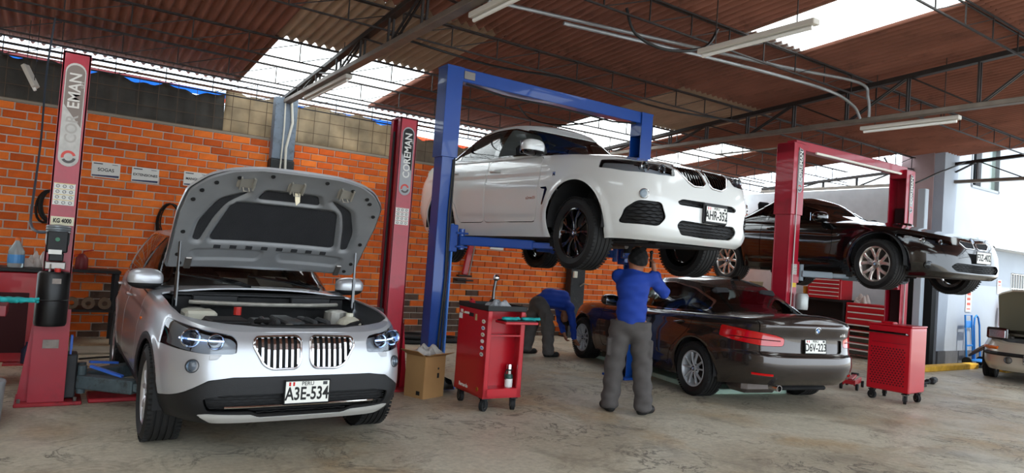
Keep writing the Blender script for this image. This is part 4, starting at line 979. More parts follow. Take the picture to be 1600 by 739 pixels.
for sg in (1, -1):
    c.mirror(-.80, 1.20, sg, whitep, GLOSSK, .27, .17); c.handle(-1.50, .995, sg, whitep, .22); c.handle(-2.52, 1.035, sg, whitep, .22)
    vt = rpoly([(-.41, .74), (-.43, .77), (-.53, .77), (-.52, .755), (-.455, .745), (-.50, .58), (-.48, .58)], .004)
    part('fender_vent', GLOSSK, c.root, lambda b: b.add([Vector((x, (c.side(x, z, sg)[0] or Vector((0, sg*.93, 0))).y+sg*.004, z)) for x, z in vt], [tuple(range(len(vt)))]))
    tl = c.take(c.by_side(rpoly([(-3.45, 1.10), (-3.75, 1.15), (-3.93, 1.09), (-3.90, .99), (-3.55, 1.01)], .03), .3, sg)); panel('tail_lamp', tl, RED_L, c.root)
R_side = lambda sg: Matrix((Vector((-sg, 0, 0)), Vector((0, 0, 1)), Vector((0, sg, 0)))).transposed()
h_, n_ = c.side(-.70, .66, -1); text('side_script', 'xDrive35i', CHROME, c.root, (h_.x, h_.y-.004, h_.z), R_side(-1), .045, .002)
h_, n_ = c.side(-.33, .90, -1); text('fender_emblem', 'M', CHROME, c.root, (h_.x, h_.y-.004, h_.z), R_side(-1), .06, .002, .002)
dlo = rpoly([(-.90, 1.20), (-1.26, 1.485), (-1.60, 1.57), (-2.0, 1.575), (-2.6, 1.51), (-3.1, 1.37), (-3.16, 1.28), (-2.2, 1.215)], .045)
c.windows(dlo, [(-1.76, -1.66), (-2.66, -2.60)], (.30, .33, .33), open_front=-1, ws_tint=(.22, .24, .25), trim=GLOSSK)
c.finish(); c.interior((-1.45, -2.35), .36, sy=.4); c.underbody(.25)
for y, lf in ((.79, True), (-.79, False)):
    for x in (0, -2.81): wheel(c.root, (x, y, .285 if x == 0 else .25), .365, .25, .255, 'double5', M('black_alloy', '0b0b0c', .2, .4, coat=1), lf, steer=-.06 if x == 0 else 0)
# ---------- dark sedan
brownp = M('graphite_paint', '3b3532', .25, .6, coat=1)
PF = dict(wb=2.81, xf=.78, xr=-3.85, W=.905, R=.3175, nf=4.6, nr=4.4, arch_up=.015,
    zs=[(.78, .66), (.6, .76), (.3, .83), (0, .87), (-.6, .90), (-1.5, .92), (-2.6, .965), (-3.2, .985), (-3.6, .99), (-3.85, .97)],
    zc=[(.68, .71), (.5, .80), (.2, .87), (-.2, .92), (-.6, .965), (-3.0, 1.04), (-3.4, 1.055), (-3.65, 1.065), (-3.78, 1.045), (-3.83, .985)],
    zb=[(.78, .2), (.4, .2), (-2.9, .2), (-3.4, .26), (-3.85, .30)],
    nose=[(0, -.06), (.15, 0), (.5, -.01), (.8, -.05), (1, -.11)], tail=[(0, -.14), (.12, -.04), (.3, 0), (.46, -.01), (.52, -.05), (.75, -.06), (.95, -.03), (1, -.045)],
    sect=[(0, .93), (.12, .965), (.35, 1.0), (.6, 1.0), (.85, .97), (.95, .94), (1, .90)], crown=2.5,
    crease=[([(-3.7, .88), (-2.5, .86), (-1.2, .83), (-.2, .79)], .012, .13, 0), ([(-2.35, .40), (-.5, .36)], .010, .08, 0)], flare=[(0, .365, .008), (-2.81, .365, .008)],
    gh=dict(gf=[(0, -.46), (.5, -.9), (1, -1.38)], gr=[(0, -3.36), (.5, -3.02), (1, -2.52)], gw=[(0, .81), (.3, .78), (.7, .67), (1, .57)], rear_x=-2.3,
            zr=[(-1.0, 1.27), (-1.5, 1.345), (-2.0, 1.36), (-2.5, 1.315), (-3.0, 1.22)], zrc=[(-1.0, 1.33), (-1.5, 1.41), (-2.0, 1.43), (-2.55, 1.36), (-3.0, 1.25)]))
HF = math.atan2(.978, .208)
f3 = Car('dark_sedan', 'dark brown sedan seen from behind beside the standing mechanic', PF, brownp, (7.27+.208*2.81, 5.36+.978*2.81), HF)
c = f3; c.arches(.355)
tlp = rpoly([(.43, .72), (.42, .805), (.52, .835), (.72, .865), (.835, .895), (.865, .86), (.845, .77), (.80, .735), (.64, .71)], .025)
tl = c.take(c.by_rear(tlp, -3.2), gap=.002)
for sg in (1, -1):
    m = split(tl[0], tl[1], -tl[0][:, 1]*sg)[0]; outer, inn = split(m[0], m[1], .655-np.abs(m[0][:, 1])); o = panel('tail_lamp', outer, RED_L, c.root, .01, .004); panel('tail_lamp_inner', inn, RED_L, o, .01, .002)
    part('tail_light_bar', M('deep_red', '5a0408', .3), o, lambda b: b.tube(c.line_on([(sg*y, .775+.02*(y-.5)) for y in np.linspace(.47, .80, 9)], 'rear', .006), .006, 6))
    part('rear_reflector', RED_L, c.root, lambda b: b.tube(c.line_on([(sg*y, .405) for y in np.linspace(.54, .70, 7)], 'rear', .002), .014, 6))
deck = c.take(lambda V: np.maximum.reduce([V[:, 0]+3.30, np.abs(V[:, 1])-.655, .62-V[:, 2]]), gap=.003)
rec = rpoly([(-.1, .80), (.40, .80), (.40, .655), (-.1, .645)], .02)
rp, deck = split(deck[0], deck[1], c.by_rear(rec, -3.4)(deck[0])); panel('boot_lid', deck, brownp, c.root); panel('plate_recess', rp, brownp, c.root, 0, -.025)
h_, n_ = c.rear(0, .735); c.plate('D6V-223', h_.x-.005, 0, .73, rear=True, tilt=-.10)
h_, n_ = c.rear(0, .905); n_ = n_ if n_.x < 0 else -n_; roundel(c.root, h_+n_*.004, Matrix((Vector((0, -1, 0)), n_.cross(Vector((0, -1, 0))), n_)).transposed(), .041)
h_, n_ = c.rear(-.40, .86); text('boot_script', '316i', CHROME, c.root, (h_.x-.004, -.40, .86), Matrix(((0, -1, 0), (0, 0, 1), (-1, 0, 0))).transposed(), .05, .002)
part('tail_pipe', CHROME, c.root, lambda b: b.lathe([(.03, -.02), (.036, -.16), (.030, -.16), (.028, -.05)], (-3.64, .48, .27), 18, 'x', False))
fd = rpoly([(-.62, .89), (-.58, .60), (-.64, .30), (-1.66, .30), (-1.68, .92)], .05); rd = rpoly([(-1.70, .92), (-1.68, .30), (-2.30, .30), (-2.38, .52), (-2.66, .74), (-2.76, .96)], .06)
for nm, pl in (('front_door', fd), ('rear_door', rd)):
    r_ = c.take(c.by_side(pl, .4), gap=.004)
    for sg in (1, -1): panel(nm, split(r_[0], r_[1], -r_[0][:, 1]*sg)[0], brownp, c.root)
hf = c.take(c.by_top(rpoly([(.62, -.1), (.60, .30), (.50, .52), (.2, .68), (-.46, .74), (-.48, -.1)], .05), .6), gap=.003); panel('bonnet', hf, brownp, c.root)
lamp(c, rpoly([(.42, .60), (.42, .66), (.60, .69), (.86, .72), (.90, .66), (.80, .61)], .02), 'front', -.1, 'head_lamp', [(.56, .645, .04)])
kid = rpoly([(.03, .68), (.04, .56), (.26, .56), (.32, .66), (.30, .69)], .02); kr = c.take(c.by_front(kid, .3)); panel('grille_backing', kr, BLKPL, c.root, 0, -.03); ring(c, kid, 'front', .008, CHROME, 'kidney_surround')
for sg in (1, -1): c.mirror(-.96, .95, sg, brownp); c.handle(-1.48, .80, sg, brownp, .21); c.handle(-2.48, .84, sg, brownp, .21)
dlo = rpoly([(-.86, .95), (-1.22, 1.19), (-1.58, 1.29), (-2.0, 1.305), (-2.42, 1.25), (-2.80, 1.11), (-2.84, 1.02), (-2.2, .975)], .045)
c.windows(dlo, [(-1.74, -1.65), (-2.50, -2.46)], CLR, trim=CHROME, rear_y=.95, rear_z=(.08, .93), ws_tint=(.6, .65, .65))
c.finish(); c.interior((-1.4, -2.35), .24); c.underbody(.2)
part('roof_antenna', GLOSSK, c.root, lambda b: b.prism([(-.09, 0), (.10, 0), (.02, .045), (-.06, .06)], (-2.42, .012, 1.385), (1, 0, 0), (0, 0, 1), .024))
for y, lf in ((.775, True), (-.775, False)):
    for x in (0, -2.81): wheel(c.root, (x, y, .3175), .3175, .225, .215, 'turbine10', M('alloy_grey', 'b4b7bb', .35, .25), lf)
# ---------- black coupe on the red lift
blackp = M('black_paint', '08080a', .15, 0, coat=1)
PE = dict(wb=2.78, xf=.80, xr=-3.90, W=.928, R=.34, nf=4.2, nr=4.2, arch_up=.015,
    zs=[(.88, .60), (.7, .70), (.4, .77), (0, .83), (-.6, .87), (-1.5, .90), (-2.6, .94), (-3.3, .955), (-3.94, .92)],
    zc=[(.78, .645), (.6, .72), (.3, .80), (-.1, .88), (-.62, .96), (-3.0, 1.0), (-3.4, 1.01), (-3.85, .94)],
    zb=[(.88, .19), (.4, .19), (-2.9, .2), (-3.94, .3)],
    nose=[(0, -.06), (.12, 0), (.5, -.01), (.8, -.05), (1, -.11)], tail=[(0, -.12), (.3, 0), (.8, -.04), (1, -.08)],
    sect=[(0, .93), (.12, .965), (.35, 1.0), (.6, .998), (.85, .965), (.95, .93), (1, .89)], crown=2.4,
    crease=[([(-3.6, .80), (-1.5, .74), (-.5, .70)], .012, .14, 0), ([(-2.3, .36), (-.5, .33)], .014, .08, 0)], flare=[(0, .39, .012), (-2.78, .39, .012)],
    gh=dict(gf=[(0, -.58), (.5, -1.05), (1, -1.58)], gr=[(0, -3.42), (.5, -3.0), (1, -2.35)], gw=[(0, .78), (.3, .75), (.7, .63), (1, .53)], rear_x=-2.2,
            zr=[(-1.2, 1.20), (-1.6, 1.285), (-2.0, 1.30), (-2.4, 1.26), (-3.0, 1.12)], zrc=[(-1.2, 1.26), (-1.6, 1.35), (-2.0, 1.37), (-2.4, 1.31), (-3.0, 1.14)]))
e6 = Car('black_coupe', 'black coupe raised on the red lift with silver wheels', PE, blackp, (10.02, 4.76), -PI/2-.148, 1.43)
c = e6; c.arches(.375)
kid = rpoly([(.03, .655), (.035, .575), (.22, .575), (.30, .64), (.28, .668)], .02); kr = c.take(c.by_front(kid, .3)); panel('grille_backing', kr, BLKPL, c.root, 0, -.03); ring(c, kid, 'front', .007, CHROME, 'kidney_surround'); slats(c, kid, 'front', 9, .010, GREYPL, 'grille_slat', .002)
lamp(c, rpoly([(.42, .60), (.44, .645), (.62, .685), (.90, .745), (.93, .70), (.86, .635), (.64, .595)], .02), 'front', .22, 'head_lamp', [(.56, .63, .036), (.70, .648, .036)], M('lamp_bowl_smoke', '30343a', .2, .6))
opening(c, rpoly([(-.1, .37), (.42, .38), (.50, .33), (.42, .27), (-.1, .26)], .03), .3, BLKPL, 'lower_intake', dz=.025)
fog(c, .70, .33, .045, GLOSSK)
c.plate('F3Z-402', .82, .06, .47, head=False)
h_, n_ = c.front(0, .69)
if h_: roundel(c.root, h_+n_*.003, Matrix((Vector((0, 1, 0)), n_.cross(Vector((0, 1, 0))), n_)).transposed(), .038)
hf = c.take(c.by_top(rpoly([(.70, -.1), (.68, .30), (.58, .50), (.3, .66), (-.56, .74), (-.58, -.1)], .05), .55), gap=.003); panel('bonnet', hf, blackp, c.root)
fd = rpoly([(-.72, .86), (-.68, .55), (-.74, .30), (-2.02, .30), (-2.06, .90)], .06); r_ = c.take(c.by_side(fd, .4), gap=.004)
for sg in (1, -1):
    panel('door', split(r_[0], r_[1], -r_[0][:, 1]*sg)[0], blackp, c.root); c.mirror(-.88, .93, sg, blackp, GLOSSK, .24, .14); c.handle(-1.82, .80, sg, blackp, .22)
    part('side_gill', CHROME, c.root, lambda b: b.tube(c.line_on([(x, .715, sg) for x in np.linspace(-.62, -.46, 5)], 'side', .003), .008, 6))
dlo = rpoly([(-1.0, .93), (-1.36, 1.13), (-1.66, 1.225), (-2.0, 1.24), (-2.4, 1.19), (-2.85, 1.05), (-2.88, .985), (-2.2, .955)], .04)
c.windows(dlo, [(-2.10, -2.05)], (.07, .075, .08), trim=GLOSSK, ws_tint=(.12, .13, .14))
c.finish(); c.interior((-1.5, -2.3), .26); c.underbody(.22)
for y, lf in ((.80, True), (-.80, False)):
    for x in (0, -2.78): wheel(c.root, (x, y, .31 if x == 0 else .27), .335, .245, .24, 'wide5', M('alloy_bright', 'cfc7c0', .25, .8), lf, steer=-.05 if x == 0 else 0)
# ------------------------------------------------------------------ lifts
redp = M('lift_red', 'a30d28', .4, coat=.3, var=.06, vscale=3, stain='8e1024', sscale=3); redd = M('lift_red_worn', '9c1c26', .55, var=.15, vscale=5, stain='4a1518', sscale=6); bluep = M('lift_blue', '0f4190', .35, coat=.4, var=.06, vscale=4); blued = M('lift_blue_bright', '3f6fd0', .4)
armg = M('arm_grey', '4d5a5e', .6, var=.25, vscale=10, stain='33312d', sscale=9); whitel = M('label_white', 'd9d8d2', .5); greyl = M('label_grey', '8b8078', .6, var=.2, vscale=20); yell = M('label_yellow', 'd0ad1f', .5)
NEGY = Matrix(((1, 0, 0), (0, 0, 1), (0, -1, 0))).transposed()          # text facing -Y, reading along +X
UPY = Matrix(((0, 0, 1), (-1, 0, 0), (0, -1, 0))).transposed()           # text facing -Y, reading upward
def pill(w, h, n=10):
    r = w/2; return [(r*math.cos(PI*k/n), h/2-r+r*math.sin(PI*k/n)) for k in range(n+1)]+[(-r*math.cos(PI*k/n), -h/2+r-r*math.sin(PI*k/n)) for k in range(n+1)]
def post_shell(parent, open_dir, H, w, d, mat, z0=0.0, name='post'):
    """C-shaped column, w along X and d along Y, open towards open_dir (+1/-1 in X)"""
    t = .014
    def f(b):
        for sg in (-1, 1): b.box((0, sg*(d/2-t/2), z0+(H-z0)/2), (w, t, H-z0), .003)
        b.box((-open_dir*(w/2-t/2), 0, z0+(H-z0)/2), (t, d, H-z0)); b.box((0, 0, H-.008), (w, d, .016))
        for sg in (-1, 1): b.box((open_dir*(w/2-t/2), sg*(d/2-.03), z0+(H-z0)/2), (t, .06, H-z0))
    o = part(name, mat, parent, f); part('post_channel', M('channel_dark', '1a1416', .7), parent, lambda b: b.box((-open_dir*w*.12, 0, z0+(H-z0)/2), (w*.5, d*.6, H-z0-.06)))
    return o
def brand_sticker(parent, x, y, z, w=.15, h=.82, worn=False):
    s = MB().prism(pill(w, h), (x, y, z), (1, 0, 0), (0, 0, 1), .003).build('brand_sticker', M('sticker_pale', 'b9b5af', .6, var=.15, vscale=14) if worn else M('sticker_silver', '9b9c9f', .5), parent)
    k = [(p[0], p[1]) for p in pill(w*.9, h*.96) if p[1] > -.02]; k = [(w*.45, -.10)]+k+[(-w*.45, .08)]
    MB().prism(k, (x, y-.002, z), (1, 0, 0), (0, 0, 1), .003).build('sticker_field', M('sticker_taupe', '7d7068', .6) if worn else INK, s)
    text('sticker_text', 'EMAN' if worn else 'COREMAN', M('sticker_light', 'cfcac2', .5) if worn else whitel, s, (x+.005, y-.007, z+(.20 if worn else .06)), UPY, w*.82, .001, .002, sx=.92)
    if worn: text('faded_text', 'COR', M('sticker_faded', 'a7a19a', .6), s, (x+.005, y-.0045, z-.12), UPY, w*.82, .0006, .002, sx=.92)
    text('sticker_small_text', 'LIFT', whitel if not worn else M('sticker_light', 'cfcac2', .5), s, (x+w*.36, y-.007, z+h*.30), UPY, w*.22, .001)
    def ringf(b):
        n = 16
        for a0, a1 in ((.3, 3.4), (3.7, 6.1)):
            P_ = [(a0+(a1-a0)*k_/n) for k_ in range(n+1)]; R1, R2 = w*.36, w*.22
            b.prism([(R1*math.cos(a), R1*math.sin(a)) for a in P_]+[(R2*math.cos(a), R2*math.sin(a)) for a in P_[::-1]], (x, y-.004, z-h/2+w*.55), (1, 0, 0), (0, 0, 1), .003); b.slot(1)
    b = MB(); ringf(b); b.build('sticker_ring', [M('ring_red', 'c8443a', .5), M('ring_grey', '4a4543', .5)], s)
    return s
def pictos(parent, x, y, z, w=.15, rows=4, yellow=True):
    """safety decal with rows of small pictograms"""
    s = MB().box((x, y, z), (w, .003, w*1.02*rows/3.4), .001).build('safety_decal', whitel, parent); h = w*1.02*rows/3.4
    b = MB()
    for r in range(rows):
        zr = z+h/2-h*(r+.5)/rows; b.slot(1 if yellow else 2).box((x, y-.003, zr+h/rows*.42), (w*.94, .001, h/rows*.09))
        for k in range(3):
            cx = x+(k-1)*w*.31; b.slot(0).lathe([(w*.09, -.0005), (w*.09, .0005), (w*.065, .0005), (w*.065, -.0005)], (cx, y-.003, zr-h/rows*.06), 12, 'y', False); b.bar((cx-w*.06, y-.003, zr-h/rows*.2), (cx+w*.06, y-.003, zr+h/rows*.08), w*.03, .001)
    b.build('pictograms', [INK, yell, M('decal_red', 'a02020', .5)], s)
def floor_arm(parent, p, q, z, mat=armg, h=.11, tip=True):
    a = part('arm', mat, parent, lambda b: b.bar(Vector(p)+Vector((0, 0, z)), Vector(q)+Vector((0, 0, z)), .13, h, .01))
    d = (Vector(q)-Vector(p)).normalized(); e = Vector(q)+d*.22
    part('arm_extension', mat, a, lambda b: b.bar(Vector(q)-d*.2+Vector((0, 0, z)), e+Vector((0, 0, z)), .09, h*.66, .008)); part('lift_pad', RUB, a, lambda b: b.cyl(e+Vector((0, 0, z)), e+Vector((0, 0, z+.09)), .06, 16))
    part('pivot_pin', mat, a, lambda b: b.cyl(Vector(p)+Vector((0, 0, z-.1)), Vector(p)+Vector((0, 0, z+.13)), .035, 12)); return a
# --- red lift of the silver SUV: two free-standing posts
p1 = thing('lift_post', 'red lift post with hydraulic pump and worn grey brand sticker', 'lift post', (.06, 6.86, 0))
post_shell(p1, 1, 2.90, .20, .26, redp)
part('base_plate', redd, p1, lambda b: b.box((.02, 0, .015), (.46, .42, .03), .006)); part('gusset', redp, p1, lambda b: b.prism([(-.12, .03), (-.20, .03), (-.12, .80)], (0, .11, 0), (1, 0, 0), (0, 0, 1), .22).prism([(-.125, .03), (.125, .03), (.12, .78), (-.12, .78)], (0, -.175, 0), (1, 0, 0), (0, 0, 1), -.05))
for x in (-.18, .2): part('anchor_bolt', DISC, p1, lambda b: b.cyl((x, -.17, .03), (x, -.17, .06), .014, 6))
brand_sticker(p1, .0, -.132, 2.38, .145, .86, True); pictos(p1, -.005, -.132, 1.72, .15)
t_ = MB().box((0, -.132, 1.50), (.16, .003, .07)).build('capacity_label', M('label_cream', 'd8d2b4', .6), p1); text('capacity_text', 'KG 4000', INK, t_, (0, -.1345, 1.50), NEGY, .048, .001, .002, sx=.72)
part('motor', M('motor_grey', '848c90', .4, .5, var=.1), p1, lambda b: [b.lathe([(.0, 1.30), (.075, 1.30), (.082, 1.32), (.082, 1.44), (.075, 1.46), (0, 1.47)], (-.02, -.24, 0), 24)]+[b.lathe([(.083, z), (.088, z+.008), (.083, z+.016)], (-.02, -.24, 0), 24, 'z', False) for z in (1.40, 1.42, 1.44)], 40)
cb = part('control_box', BLKPL, p1, lambda b: b.box((-.02, -.31, 1.33), (.145, .09, .17), .01).box((-.02, -.31, 1.21), (.10, .08, .07), .008)); part('start_button', M('button_green', '1f6b4a', .4), cb, lambda b: b.cyl((-.02, -.355, 1.35), (-.02, -.368, 1.35), .016, 14)); part('rating_label', whitel, cb, lambda b: b.box((-.03, -.357, 1.25), (.09, .003, .035)))
part('valve_block', DISC, p1, lambda b: b.box((-.02, -.26, 1.14), (.14, .10, .06), .006)); lv = part('release_lever', CHROME, p1, lambda b: b.cyl((-.05, -.32, 1.15), (-.055, -.345, 1.04), .006, 8)); part('lever_knob', M('knob_pink', 'd0637a', .5), lv, lambda b: b.ball((-.055, -.345, 1.03), .018, 12))
part('oil_tank', M('tank_black', '0d0d0e', .4), p1, lambda b: b.lathe([(0, .66), (.105, .66), (.112, .68), (.112, .86), (.116, .865), (.112, .87), (.112, 1.07), (.10, 1.09), (0, 1.10)], (-.02, -.26, 0), 28), 35); part('tank_label', greyl, p1, lambda b: b.box((.0, -.374, 1.02), (.06, .004, .04))); part('filler_cap', M('cap_red', 'b32218', .5), p1, lambda b: b.cyl((-.0, -.33, 1.09), (-.0, -.33, 1.12), .022, 12))
part('maker_plate', greyl, p1, lambda b: b.box((.0, -.186, .50), (.11, .004, .07))); part('safety_guard', blued, p1, lambda b: b.box((.145, -.08, .50), (.02, .05, .12), .004).bar((.145, -.08, .44), (.145, -.08, .08), .014))
part('carriage', M('carriage_dark', '2a2b2d', .6, var=.3), p1, lambda b: b.box((.15, 0, .22), (.10, .22, .36), .01)); floor_arm(p1, (.24, -.06, 0), (.62, -.42, 0), .17); floor_arm(p1, (.24, .10, 0), (.70, .52, 0), .17)
for (a, b2) in (((.30, .12, .30), (.52, .23, .27)), ((.30, -.10, .30), (.52, -.30, .24))): part('arm_rail', blued, p1, lambda b: b.bar(a, b2, .03, .02))
fp = part('floor_plate', redd, None, lambda b: b.box((1.555, 6.86, .02), (2.40, .34, .035), .008)); tag(fp, 'red steel cover plate on the floor under the silver SUV', 'floor plate')
p2 = thing('lift_post', 'red lift post with clean black brand sticker standing behind the blue post', 'lift post', (3.02, 6.72, 0))
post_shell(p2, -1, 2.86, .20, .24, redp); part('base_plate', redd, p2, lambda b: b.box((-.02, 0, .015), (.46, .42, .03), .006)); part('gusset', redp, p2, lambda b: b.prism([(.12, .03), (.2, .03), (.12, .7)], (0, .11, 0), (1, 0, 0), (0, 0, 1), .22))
brand_sticker(p2, .0, -.122, 2.40, .13, .72); pictos(p2, -.005, -.122, 1.82, .15, yellow=False); part('carriage', M('carriage_dark', '2a2b2d', .6), p2, lambda b: b.box((-.15, 0, .6), (.08, .2, .5), .01)); part('hoist_chain', RUB, p2, lambda b: b.tube([(-.13, -.05, 2.7), (-.13, -.05, .8)], .012, 6))
floor_arm(p2, (-.24, -.06, 0), (-.62, -.42, 0), .17); floor_arm(p2, (-.24, .10, 0), (-.70, .52, 0), .17)
# --- blue lift with overhead beam
bl = thing('blue_lift', 'blue two-post lift with overhead beam carrying the white crossover', 'car lift', (5.0, 6.72, 0))
for sx in (-1, 1):
    X = sx*1.47
    e = bpy.data.objects.new('post', None)
    def sh(b):
        for sg in (-1, 1): b.box((X, sg*.085, 1.3), (.16, .014, 2.6), .003)
        b.box((X+sx*.073, 0, 1.3), (.014, .18, 2.6)); b.box((X, 0, .015), (.44, .44, .03), .005)
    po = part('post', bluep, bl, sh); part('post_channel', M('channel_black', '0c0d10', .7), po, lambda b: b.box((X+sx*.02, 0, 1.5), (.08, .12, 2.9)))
    def up(b):
        for sg in (-1, 1): b.box((X, sg*.10, 3.02), (.20, .014, 1.0), .003)
        b.box((X+sx*.093, 0, 3.02), (.014, .21, 1.0)); b.box((X, 0, 3.52), (.21, .22, .02)); b.box((X, 0, 3.36), (.20, .21, .28), .004)
    part('post_sleeve', bluep, bl, up); part('hydraulic_hose', cable_k, bl, lambda b: b.tube([(X+.06, -.10, 2.5), (X+.04, -.11, 1.9), (X+.06, -.11, 1.2), (X+.03, -.11, .5), (X+.05, -.11, .1)], .012, 6).tube([(X+.075, -.098, 2.55), (X+.075, -.105, .3)], .008, 6))
    part('edge_guard', M('guard_blue', '4f86d8', .4), bl, lambda b: b.box((X-sx*.125, -.07, 1.05), (.02, .05, 1.5), .004)); part('foot_block', GLOSSK, bl, lambda b: b.prism([(0, 0), (.2, 0), (.16, .10), (.02, .16)], (X-.06, -.22, .03), (1, 0, 0), (0, 0, 1), .12))
    part('carriage', bluep, bl, lambda b: b.box((X-sx*.13, 0, 1.64), (.10, .22, .30), .008).box((X-sx*.22, -.10, 1.70), (.14, .10, .02), .004).box((X-sx*.22, -.10, 1.55), (.14, .10, .02), .004))
    floor_arm(bl, (X-sx*.23, -.10, 0), (X-sx*.78, -.72, 0), 1.62, bluep, .10); floor_arm(bl, (X-sx*.23, .10, 0), (X-sx*.72, .85, 0), 1.62, bluep, .10)
part('crossbeam', bluep, bl, lambda b: b.box((0, 0, 3.46), (3.0, .17, .15), .006)); part('beam_bracket', DISC, bl, lambda b: b.box((-1.28, -.09, 3.46), (.14, .01, .09), .003)); part('beam_cable', cable_k, bl, lambda b: b.tube([(-1.3, -.06, 3.37), (-.8, -.05, 3.33), (0, -.05, 3.35), (.9, -.05, 3.33), (1.3, -.06, 3.37)], .012, 6))
# --- red lift of the black coupe
rl = thing('red_lift', 'red two-post lift with overhead beam carrying the black coupe', 'car lift', (10.06, 5.84, 0), -.02)
for sx in (-1, 1):
    X = sx*1.48; g_ = bpy.data.objects
    def sh(b):
        for sg in (-1, 1): b.box((X, sg*.12, 1.2), (.22, .014, 2.4), .003)
        b.box((X+sx*.10, 0, 1.2), (.014, .24, 2.4)); b.box((X, 0, .015), (.46, .42, .03), .005)
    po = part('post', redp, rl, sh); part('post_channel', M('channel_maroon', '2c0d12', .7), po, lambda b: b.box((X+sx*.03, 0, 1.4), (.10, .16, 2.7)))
    def up(b):
        for sg in (-1, 1): b.box((X, sg*.135, 2.86), (.26, .014, 1.0), .003)
        b.box((X+sx*.123, 0, 2.86), (.014, .27, 1.0)); b.box((X, 0, 3.30), (.26, .27, .14), .004); b.box((X-sx*.10, 0, 2.44), (.06, .27, .10))
    us = part('post_sleeve', redp, rl, up); brand_sticker(us, X+.02, -.145, 2.98, .12, .62)
    part('conduit', DISC, rl, lambda b: b.tube([(X-.02, -.15, 3.3), (X-.03, -.15, 1.8), (X-.03, -.14, .2)], .010, 6)); part('carriage', redp, rl, lambda b: b.box((X-sx*.13, 0, 1.56), (.10, .22, .30), .008))
    floor_arm(rl, (X-sx*.23, -.10, 0), (X-sx*.55, -.36, 0), 1.547, M('arm_pale', '7c8890', .5), .09); floor_arm(rl, (X-sx*.23, .10, 0), ((X-sx*.80, .70, 0) if sx < 0 else (X-sx*.43, .68, 0)), 1.547, M('arm_pale', '7c8890', .5), .09)
    if sx < 0:
        pictos(rl, X+.03, -.130, 1.60, .12, 4, False); part('warning_label', yell, rl, lambda b: b.box((X+.03, -.130, 1.38), (.11, .004, .06)))
        part('pump_motor', M('motor_pale', 'a9adab', .4, .4), rl, lambda b: b.lathe([(0, 1.05), (.08, 1.05), (.085, 1.07), (.085, 1.24), (.07, 1.27), (0, 1.28)], (X+.08, -.24, 0), 22), 40); part('pump_tank', GLOSSK, rl, lambda b: b.lathe([(0, .55), (.10, .55), (.10, .98), (0, 1.0)], (X+.08, -.24, 0), 20), 40)
part('crossbeam', redp, rl, lambda b: b.box((0, 0, 3.36), (2.96, .16, .13), .006)); part('beam_lamp', M('tube_white', 'e8e2d6', .4), rl, lambda b: b.box((.1, -.10, 3.29), (2.3, .035, .035), .008)); part('switch_bar', paleS, rl, lambda b: b.cyl((-1.48, -.1, 3.33), (-1.9, 1.0, 3.25), .012, 8))
